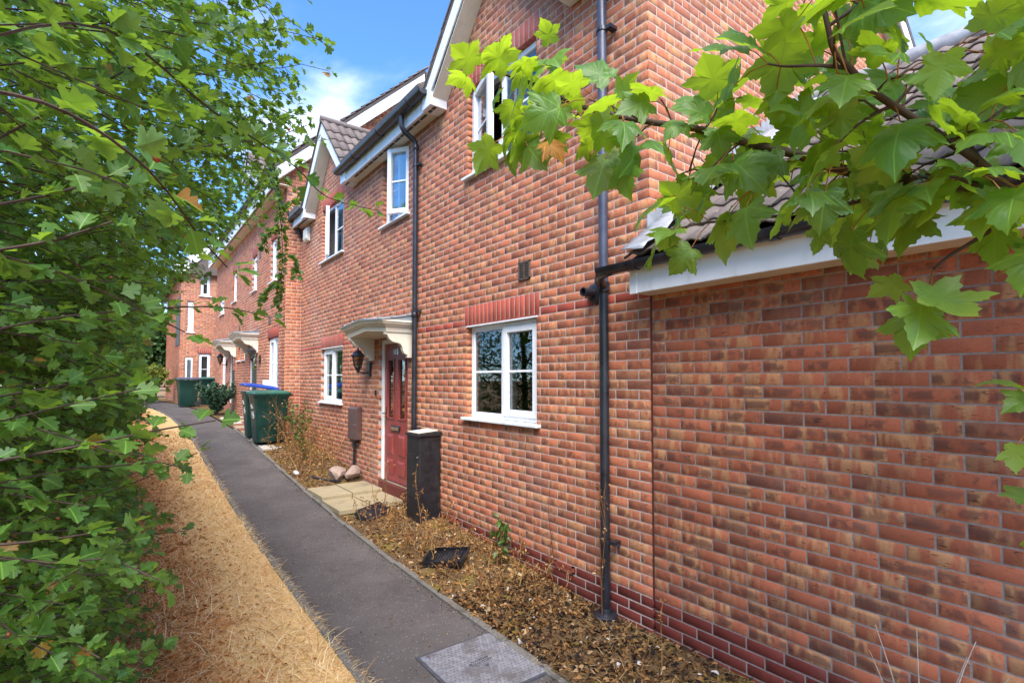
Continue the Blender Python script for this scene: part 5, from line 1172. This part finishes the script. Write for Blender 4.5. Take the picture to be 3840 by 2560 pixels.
#        y0   y1   low shoots, over shoots, fill, leaf size, label
HROW = [(.55, 3.2, 620, 30, 16000, .033, 'nearest hawthorn of the hedge with big lobed leaves close to the camera'),
        (3.2, 6.5, 560, 42, 19000, .037, 'second hawthorn of the hedge with a leafy spray hanging over the lawn'),
        (6.5, 11., 320, 62, 13000, .048, 'middle hawthorn of the hedge beside the dry lawn opposite the red door'),
        (11., 17., 150, 50, 7000, .065, 'fourth hawthorn of the hedge opposite the wheeled bins'),
        (17., 27., 90, 40, 6000, .085, 'farthest hawthorn of the hedge near the bend of the path')]
leafpool = []
for hi, (y0, y1, nlow, nover, nfill, lsz, label) in enumerate(HROW):
    ht = thing('hawthorn', (-.75, (y0+y1)/2, float(pz((y0+y1)/2))), label, 'tree', 'hawthorn trees of the hedge')
    pos = []; dirs = []; nrm = []; stems = MB(); sides = 4 if hi < 3 else 3
    def take(P, a, b, c, r_=.0022):
        stems.tube(P, np.linspace(r_, .0012, len(P))*(1 if hi < 3 else 1.6), sides, False); pos.extend(a); dirs.extend(b); nrm.extend(c)
    sp_ = .028 if hi < 2 else (.05 if hi < 3 else .075)
    for _ in range(nlow):
        Y = y0+(y1-y0)*rh.random()**(.55 if hi == 0 else 1); z = float(pz(Y))+rh.uniform(.05, 3.3); L = rh.uniform(.35, .85); fx = float(face(Y, z-float(pz(Y))*.6))+rh.normal(-.02, .05)+ (.06*Y if rh.random() < .03 and Y < 5 else 0)
        dr = unit(np.array((1, rh.normal(-.1, .55), rh.normal(.02, .32)))); st = np.array((fx, Y, z))-dr*L
        take(*shoot(st, dr, L, rh.uniform(.0, .25), sp_, rh))
    for _ in range(nover):
        Y = rh.uniform(y0+.3, y1); z = rh.uniform(2.5, 5.0)+float(pz(Y))*.5; L = rh.uniform(.5, 1.0); fx = float(face(Y, z))-rh.uniform(0, .45)
        dr = unit(np.array((1, rh.normal(-.1, .6), rh.normal(-.05, .35)))); st = np.array((fx, Y, z))-dr*L
        take(*shoot(st, dr, L, rh.uniform(.0, .3), sp_*1.15, rh))
    if hi == 0:
        for q in NEAR: take(*shoot(None, None, 0, 0, .030, rh, q), r_=.0022)
    if hi == 1:
        for q in HANG: take(*shoot(None, None, 0, 0, .011, rh, q), r_=.004)
    # inner foliage behind the shoots
    Y = rh.uniform(y0, y1, nfill); z = rh.uniform(0, 4.6, nfill)**1.0; dep_ = rh.exponential(.28, nfill)
    thin = rh.random(nfill) < np.where(z > 3.0, .8, 1.0); Y, z, dep_ = Y[thin], z[thin], dep_[thin]
    X = np.minimum(face(Y, z), np.interp(Y, [0, 3, 7.5, 15, 30], [-.42, -.32, -.06, .36, .9]))-.05-dep_; P = np.column_stack([X, Y, z+pz(Y)])
    pos = np.array(list(pos)+list(P)); dd = rh.normal(0, 1, (len(P), 3))+np.array((.6, -.2, -.1)); dirs = np.array(list(dirs)+list(unit(dd))); nn = rh.normal(0, .6, (len(P), 3))+np.array((.4, -.2, .7)); nrm = np.array(list(nrm)+list(unit(nn)))
    size = rh.uniform(.7, 1.25, len(pos))*lsz
    k = clear(pos) & (pos[:, 2] > pz(pos[:, 1])+.02); pos, dirs, nrm, size = pos[k], dirs[k], nrm[k], size[k]
    ok, dep = seen(pos); big = np.where(ok, size/np.maximum(dep, .3), 0); nobj = (170, 90, 0, 0, 0)[hi]; order = np.argsort(-big)
    for i in order[:nobj]:
        v = int(rh.integers(0, 3)); leaf_obj(T_HAW[v], ('haw', v), pos[i], dirs[i], nrm[i], size[i], M['haw'], ht)
    rest = order[nobj:]
    if hi < 2:
        for v in range(3): q = rest[v::3]; leaf_batch('foliage', T_HAW[v], pos[q], dirs[q], nrm[q], size[q], M['haw'], ht)
    elif hi == 2: leaf_batch('foliage', T_HAW[1], pos[rest], dirs[rest], nrm[rest], size[rest], M['hawfar'], ht)
    else: leaf_batch('foliage', T_SIM, pos[rest], dirs[rest], nrm[rest], size[rest], M['hawfar'], ht)
    so_ = obj('twigs', stems, M['bark'], ht); so_['kind'] = 'stuff'
    tk = MB(); zc = float(pz((y0+y1)/2)); ym = (y0+y1)/2
    tk.tube([(-.80, ym, zc-.1), (-.78, ym+.05, zc+.9), (-.70, ym-.04, zc+2.0), (-.55, ym, zc+3.2), (-.4, ym, zc+4.6)], [.085, .07, .055, .035, .01], 10)
    obj('trunk', tk, M['bark'], ht, smooth=60)
    for q in range(7):
        a = rh.uniform(-1, 1)*(y1-y0)*.45; z0_ = rh.uniform(.7, 2.6); lm = MB(); e_ = np.array((rh.uniform(-.75, -.35) if hi < 2 else rh.uniform(-.3, .2), ym+a, zc+z0_+rh.uniform(.6, 1.6)))
        s_ = np.array((-.76, ym, zc+z0_)); lm.tube(smooth_path([s_, (s_+e_)/2+rh.normal(0, .1, 3), e_]), np.linspace(.03, .007, 9), 7); obj('limb', lm, M['bark'], ht, smooth=60)
    if hi < 2:
        bb = MB(); idx = order[rh.integers(0, min(2500, len(order)), 60)]
        for i in idx:
            c = pos[i]+rh.normal(0, .012, 3); r_ = rh.uniform(.003, .0045)
            if not clear(c[None])[0]: continue
            bb.lathe([(r_*.3, -r_), (r_*.85, -r_*.6), (r_, 0), (r_*.85, r_*.6), (r_*.35, r_)], c, 6)
        bo = obj('haw_berries', bb, M['berry'], ht, smooth=80); bo['kind'] = 'stuff'

# ------------------------------------------------------------------ dry grass and litter
def blades(name, P, ang, length, width, lift, mat, bend=.35):
    """each blade: a bent three segment strip"""
    n = len(P); d = np.column_stack([np.cos(ang), np.sin(ang), np.zeros(n)]); s = np.column_stack([-np.sin(ang), np.cos(ang), np.zeros(n)])
    V = np.zeros((n, 7, 3)); ts = (0, .4, .75, 1.0); k = 0
    for q, t_ in enumerate(ts):
        c = P+d*(length*t_)[:, None]+np.array((0, 0, 1.0))*((lift*length)*(t_-bend*t_*t_*1.6))[:, None]
        if q < 3:
            w_ = (width*(1-.25*q))[:, None]; V[:, k] = c-s*w_/2; V[:, k+1] = c+s*w_/2; k += 2
        else: V[:, k] = c
    F = np.array([(0, 1, 3), (0, 3, 2), (2, 3, 5), (2, 5, 4), (4, 5, 6)]); FF = (F[None]+(np.arange(n)*7)[:, None, None]).reshape(-1, 3)
    me = fast_mesh(name, V.reshape(-1, 3), FF); me.materials.append(mat); return mesh_obj(name, me, None)
rg = np.random.default_rng(11)
def scatter(n, ymax, y0=.9, p=1.6):
    u = rg.random(n); return y0+(ymax-y0)*u**p
n = 52000; Y = scatter(n, 14, .8, 1.9); eL = edgeL(Y); X = eL-.045-rg.random(n)**1.15*(eL+.9)
P = np.column_stack([X, Y, lawn_z(X, Y)-.002]); sc_ = 1+np.clip(Y-4, 0, 10)*.16
o = blades('dry_grass', P, rg.uniform(0, 2*math.pi, n), rg.uniform(.04, .12, n)*sc_**.5, rg.uniform(.0022, .0052, n)*sc_, rg.uniform(.0, .65, n)*np.where(rg.random(n) < .2, 1.9, 1), M['straw']); tag(o, 'short parched straw grass covering the lawn strip', 'grass', kind='stuff')
n = 2600; Y = scatter(n, 9, 1.5, 1.5); X = rg.uniform(-.3, 1.15, n); P = np.column_stack([X, Y, lawn_z(X, Y)])
o = blades('long_straw', P, rg.uniform(0, 2*math.pi, n), rg.uniform(.08, .28, n), rg.uniform(.0035, .0065, n), rg.uniform(.0, .9, n), M['straw'], .45); tag(o, 'loose long stalks of dead grass on the lawn', 'grass', kind='stuff')
n = 9000; Y = scatter(n, 11, 1.2, 1.6); X = rg.uniform(-.7, .75, n); k = fbm(X, Y, 2.6)+rg.normal(0, .25, n) > .05; X, Y = X[k], Y[k]; n = len(X); P = np.column_stack([X, Y, lawn_z(X, Y)])
o = blades('dry_grass', P, rg.uniform(0, 2*math.pi, n), rg.uniform(.05, .15, n), rg.uniform(.0022, .0048, n), rg.uniform(.4, 1.5, n), M['litter'], .45); tag(o, 'rusty taller tufts of dead grass near the hedge', 'grass', kind='stuff')
n = 2600; Y = scatter(n, 12, .9, 1.6); X = edgeL(Y)-.05+rg.normal(0, .022, n); P = np.column_stack([X, Y, pz(Y)+.016])
o = blades('dry_grass', P, rg.normal(.2, .9, n), rg.uniform(.03, .085, n), rg.uniform(.002, .0045, n), rg.uniform(.0, .5, n), M['straw'], .6); tag(o, 'straw hanging over the concrete edging of the lawn', 'grass', kind='stuff')
n = 3000; Y = scatter(n, 12, .9, 1.5); X = np.where(rg.random(n) < .5, edgeL(Y)+np.abs(rg.normal(0, .035, n)), edgeR(Y)-np.abs(rg.normal(0, .04, n))); P = np.column_stack([X, Y, pz(Y)+.002])
o = leaf_batch('grit', T_SIM, P, rg.normal(0, 1, (n, 3)), rg.normal(0, .5, (n, 3))+np.array((0, 0, .5)), rg.uniform(.004, .014, n), M['darklitter'], None); tag(o, 'loose grit and crumbs along both edges of the path', 'grit', kind='stuff')
def curls(name, P, size, mat, tilt=.5, T=T_SIM):
    n = len(P); d = rg.normal(0, 1, (n, 3)); d[:, 2] *= tilt*.5; nr = rg.normal(0, tilt, (n, 3)); nr[:, 2] += .8
    return leaf_batch(name, template(OVA_H, .45, .9, .9), P, d, nr, size, mat, None)
n = 24000; Y = scatter(n, 13, .8, 1.6); X = rg.uniform(-1.0, .30, n)+np.abs(rg.normal(0, .34, n)); k = X < edgeL(Y)-.05; X, Y = X[k], Y[k]
P = np.column_stack([X, Y, lawn_z(X, Y)+rg.uniform(0, .018, len(X))]); o = curls('leaf_litter', P, rg.uniform(.014, .034, len(X))*(1+np.clip(Y-4, 0, 9)*.08), M['litter']); tag(o, 'brown fallen hawthorn leaves under the hedge', 'leaf litter', kind='stuff')
n = 4200; Y = rg.uniform(.9, 3.7, n); X = rg.uniform(2.185, 3.04, n); P = np.column_stack([X, Y, bed_z(X, Y)+rg.uniform(0, .014, n)])
o = curls('leaf_litter', P, rg.uniform(.018, .055, n), M['darklitter'], .6); tag(o, 'dark rotted leaves and twigs at the foot of the garage wall', 'leaf litter', kind='stuff')
n = 5000; Y = rg.uniform(2.9, 11.3, n); X = rg.uniform(2.185, 3.04, n); k = ~((Y > 6.35) & (Y < 7.85)); X, Y = X[k], Y[k]
P = np.column_stack([X, Y, bed_z(X, Y)+rg.uniform(0, .014, len(X))]); o = curls('leaf_litter', P, rg.uniform(.02, .055, len(X)), M['bedlitter'], .5); tag(o, 'dead leaves and chippings covering the planting bed', 'leaf litter', kind='stuff')
n = 6000; Y = np.concatenate([scatter(3600, 6.3, 1.6, 1.0), rg.uniform(7.9, 11.3, 2400)]); X = rg.uniform(2.17, 3.03, n); k = (fbm(X, Y, 3.1)+rg.normal(0, .3, n) > -.05-.25*(Y > 3.2)); X, Y = X[k], Y[k]; n = len(X); P = np.column_stack([X, Y, bed_z(X, Y)])
o = blades('dry_grass', P, rg.uniform(0, 2*math.pi, n), rg.uniform(.05, .17, n), rg.uniform(.0018, .004, n), rg.uniform(0, .6, n), M['bedstraw'], .4); tag(o, 'dead straw and stalks lying in the planting bed', 'grass', kind='stuff')
n = 260; Y = scatter(n, 12, 2.0, 1.4); X = np.where(rg.random(n) < .5, edgeR(Y)-np.abs(rg.normal(0, .10, n)), rg.uniform(1.3, 2.1, n)); P = np.column_stack([X, Y, pz(Y)+.006])
o = curls('leaf_litter', P, rg.uniform(.006, .020, n), M['bedlitter'], .5); tag(o, 'few scraps of leaf and grit strewn on the asphalt', 'leaf litter', kind='stuff')

# ------------------------------------------------------------------ dry weeds and small plants
def weed(x, y, z, h, label, seed, lean=(0, 0), spread=.12, branches=5, leaves=6, group='dry weed stalks in the bed', into=None):
    r0 = np.random.default_rng(seed); hd = []; st = into[0] if into else MB()
    if not into: t = thing('dry_weed', (x, y, z), label, 'weed', group)
    P = smooth_path([(x, y, z-.01), (x+lean[0]*.3+r0.normal(0, .01), y+lean[1]*.3, z+h*.35), (x+lean[0]*.7, y+lean[1]*.7+r0.normal(0, .015), z+h*.7), (x+lean[0], y+lean[1], z+h)])
    st.tube(P, np.linspace(.0045, .002, len(P)), 5)
    for k in range(branches):
        i = int(len(P)*(.3+.65*k/branches)); a = r0.uniform(0, 6.28); e = P[i]+np.array((math.cos(a)*spread*r0.uniform(.4, 1), math.sin(a)*spread*r0.uniform(.4, 1), h*r0.uniform(.08, .25)))
        Q = smooth_path([P[i], (P[i]+e)/2+np.array((0, 0, .01)), e]); st.tube(Q, np.linspace(.0026, .0013, len(Q)), 4)
        for _ in range(4): hd.append(e+r0.normal(0, .014, 3))
    for _ in range(leaves): hd.append(P[r0.integers(2, len(P))]+r0.normal(0, .012, 3))
    if into: into[1].extend(hd); return
    obj('stem', st, M['dryweed'], t)
    hd = np.array(hd); n = len(hd); leaf_batch('seed_heads', T_OVA, hd, r0.normal(0, 1, (n, 3)), r0.normal(0, 1, (n, 3)), r0.uniform(.014, .034, n), M['dryweed'], t); return t
weed(2.70, 5.22, float(bed_z(2.7, 5.2)), .62, 'dry weed stalk in front of the black parcel box', 1, (-.03, .10), .10, 7, 8)
weed(2.62, 5.02, float(bed_z(2.6, 5.0)), .30, 'shorter dry weed just before the parcel box', 2, (.05, .0), .08)
weed(2.60, 6.05, float(bed_z(2.6, 6.1)), .62, 'tall thin dry weed rising in front of the red door', 3, (.08, .10), .10, 6, 5)
weed(2.45, 5.85, float(bed_z(2.5, 5.8)), .78, 'long bent straw stem leaning towards the front door', 4, (.15, .75), .03, 2, 0)
weed(2.93, 2.72, .0, .98, 'dry climbing weed against the black corner drainpipe', 5, (.0, -.02), .07, 9, 26)
weed(3.0, 3.36, .06, .82, 'dark thin stalk standing against the wall right of the seedling', 6, (.0, .03), .02, 1, 3)
weed(2.75, 2.05, .02, .36, 'spindly dry weed at the foot of the garage wall', 7, (.0, .0), .06, 5, 6)
weed(2.85, 3.05, .03, .26, 'little dry weed by the terracotta airbrick', 8, (.03, 0), .08, 4, 4)
clump = (MB(), [])
for i in range(46):
    yy = 8.30+2.75*(i/45.)+rh.normal(0, .08); xx = rh.uniform(2.3, 2.95); hh = rh.uniform(.25, .75)*(1.35 if i % 5 == 0 else 1)
    weed(xx, yy, float(bed_z(xx, yy)), hh, '', 30+i, (rh.normal(0, .14), rh.normal(-.08, .18)), .14, 7, 9, into=clump)
def finish(c, name, label):
    o = obj(name, c[0], M['dryweed'], None); tag(o, label, 'weeds', kind='stuff'); h_ = np.array(c[1]); n_ = len(h_)
    leaf_batch('seed_heads', T_OVA, h_, rh.normal(0, 1, (n_, 3)), rh.normal(0, 1, (n_, 3)), rh.uniform(.014, .036, n_), M['dryweed'], o)
finish(clump, 'dry_weeds', 'brown tangle of dead weeds between the front door and the bins')
weed(2.36, 8.9, float(bed_z(2.36, 8.9)), .62, 'pale straw stem leaning out over the path edge', 90, (-.28, -.25), .05, 2, 2)
weed(2.80, 8.55, float(bed_z(2.8, 8.5)), .80, 'tall dead stem standing left of the brown meter box', 91, (-.05, .05), .08, 4, 5)
weed(2.62, 8.45, float(bed_z(2.6, 8.4)), .72, 'two pale crossing stalks above the broken masonry', 92, (-.02, -.22), .05, 3, 1)
low = (MB(), [])
for i, (xx, yy, hh) in enumerate(((2.32, 10.95, .85), (2.52, 10.88, 1.0), (2.70, 10.98, .95))): weed(xx, yy, gz(yy)+.03, hh, ('tall dry weed before the front of the green lidded bin', 'middle tall dry weed against the side of the green lidded bin', 'dry weed against the wheel of the green lidded bin')[i], 70+i, (rh.normal(0, .1), 0), .14, 9, 14, 'tall weeds before the bins')
for i in range(70):
    yy = rh.uniform(3.0, 6.2); xx = rh.uniform(2.3, 2.98); weed(xx, yy, float(bed_z(xx, yy)), rh.uniform(.10, .30), '', 110+i, (rh.normal(0, .06), rh.normal(0, .06)), .07, 5, 4, into=low)
finish(low, 'dry_weeds', 'low dead weeds in the straw below the window')
def leafy(name, x, y, z, h, nst, spread, T, lsz, mat, label, cat, seed, nleaf, droop=.3, stemmat='bark', group=None):
    r0 = np.random.default_rng(seed); t = thing(name, (x, y, z), label, cat, group); st = MB(); pos = []; dirs = []; nrm = []
    for k in range(nst):
        a = r0.uniform(0, 6.28); e = np.array((x+math.cos(a)*spread*r0.uniform(.2, 1), y+math.sin(a)*spread*r0.uniform(.2, 1), z+h*r0.uniform(.6, 1)))
        Q = smooth_path([(x+r0.normal(0, .02), y+r0.normal(0, .02), z-.01), ((x+e[0])/2, (y+e[1])/2, z+(e[2]-z)*.6), e]); st.tube(Q, np.linspace(.004, .0015, len(Q)), 5)
        for _ in range(nleaf):
            i = r0.integers(2, len(Q)); d_ = unit(r0.normal(0, 1, 3)+np.array((0, 0, -droop*2))); pos.append(Q[i]); dirs.append(d_); nrm.append(r0.normal(0, .6, 3)+np.array((-.3, -.3, .6)))
    obj('stems', st, M[stemmat], t); leaf_batch('foliage', T, np.array(pos), np.array(dirs), np.array(nrm), r0.uniform(.7, 1.2, len(pos))*lsz, mat, t); return t
leafy('seedling', 2.90, 3.98, float(bed_z(2.9, 3.98)), .46, 7, .12, T_OVA, .085, M['laurel'], 'green laurel like seedling growing at the foot of the wall below the window', 'plant', 3, 9, .8)
leafy('shrub', 2.72, 10.25, gz(10.2)+.05, .95, 16, .26, T_OVA, .075, M['laurel'], 'green leafy shrub among dry stems beside the green bins', 'shrub', 4, 16, .1)
leafy('shrub', 2.62, 9.5, gz(9.5)+.05, .42, 8, .2, T_OVA, .06, M['laurel'], 'small green plant low in the brown weeds', 'plant', 6, 9, .2)
leafy('juniper', 2.25, 17.4, gz(17.4)+.02, .95, 60, .62, T_SIM, .075, M['juniper'], 'dark green low bush in front of the farther door canopy', 'bush', 7, 60, .0)
leafy('shrub', .85, 25.5, .88, 1.55, 60, .75, T_SIM, .12, M['lime'], 'yellow green bush at the far end of the path', 'bush', 8, 60, .0)
leafy('shrub', .55, 29.5, .88, 1.7, 50, .9, T_SIM, .12, M['hawfar'], 'dark green bush at the far end beside the yellow green one', 'bush', 9, 60, .0)
def tree(x, y, z, h, rad, n, mat, label, seed, lsz=.22, conical=False):
    r0 = np.random.default_rng(seed); t = thing('tree', (x, y, z), label, 'tree', 'trees beyond the path end'); k = MB(); k.tube([(x, y, z-.1), (x+.05, y, z+h*.5), (x, y, z+h*.95)], [.2, .12, .03], 10); obj('trunk', k, M['bark'], t, smooth=60)
    cl = r0.normal(0, 1, (34, 3)); cl = unit(cl)*r0.uniform(.45, 1, (34, 1)); pos = cl[r0.integers(0, 34, n)]+r0.normal(0, .17, (n, 3)); zz_ = (pos[:, 2]+1)/2; sc2 = (1.15-zz_)*.9 if conical else 1.0
    P = np.column_stack([x+pos[:, 0]*rad*sc2, y+pos[:, 1]*rad*sc2, z+h*(.22+.78*zz_)]); leaf_batch('crown', T_SIM, P, r0.normal(0, 1, (n, 3))+np.array((0, 0, -.4)), r0.normal(0, .6, (n, 3))+np.array((-.2, -.4, .6)), r0.uniform(.7, 1.2, n)*lsz, mat, t)
tree(1.35, 34, .85, 5.0, 1.5, 7000, M['conifer'], 'dark conifer standing behind the yellow green bush', 12, .22, True)
tree(-2.6, 33, .85, 6.5, 2.4, 9000, M['hawfar'], 'broad green tree at the end of the hedge', 13)
tree(-6.5, 38, .85, 7.5, 3.0, 9000, M['hawfar'], 'taller green tree farther behind the hedge', 14)
leafy('dead_branch', 2.74, .72, .02, .86, 8, .42, T_SIM, .012, M['dryweed'], 'bare pale branching twig standing before the garage wall', 'twig', 15, 1, 0, 'paletwig')
# trees behind the hedge, mirrored in the window panes
tree(-3.0, 3.0, .0, 5.5, 1.8, 15000, M['hawfar'], 'green tree standing behind the hedge opposite the windows', 16)
tree(-3.0, 7.5, .2, 5.5, 2.2, 15000, M['hawfar'], 'green tree behind the hedge opposite the red door', 17)
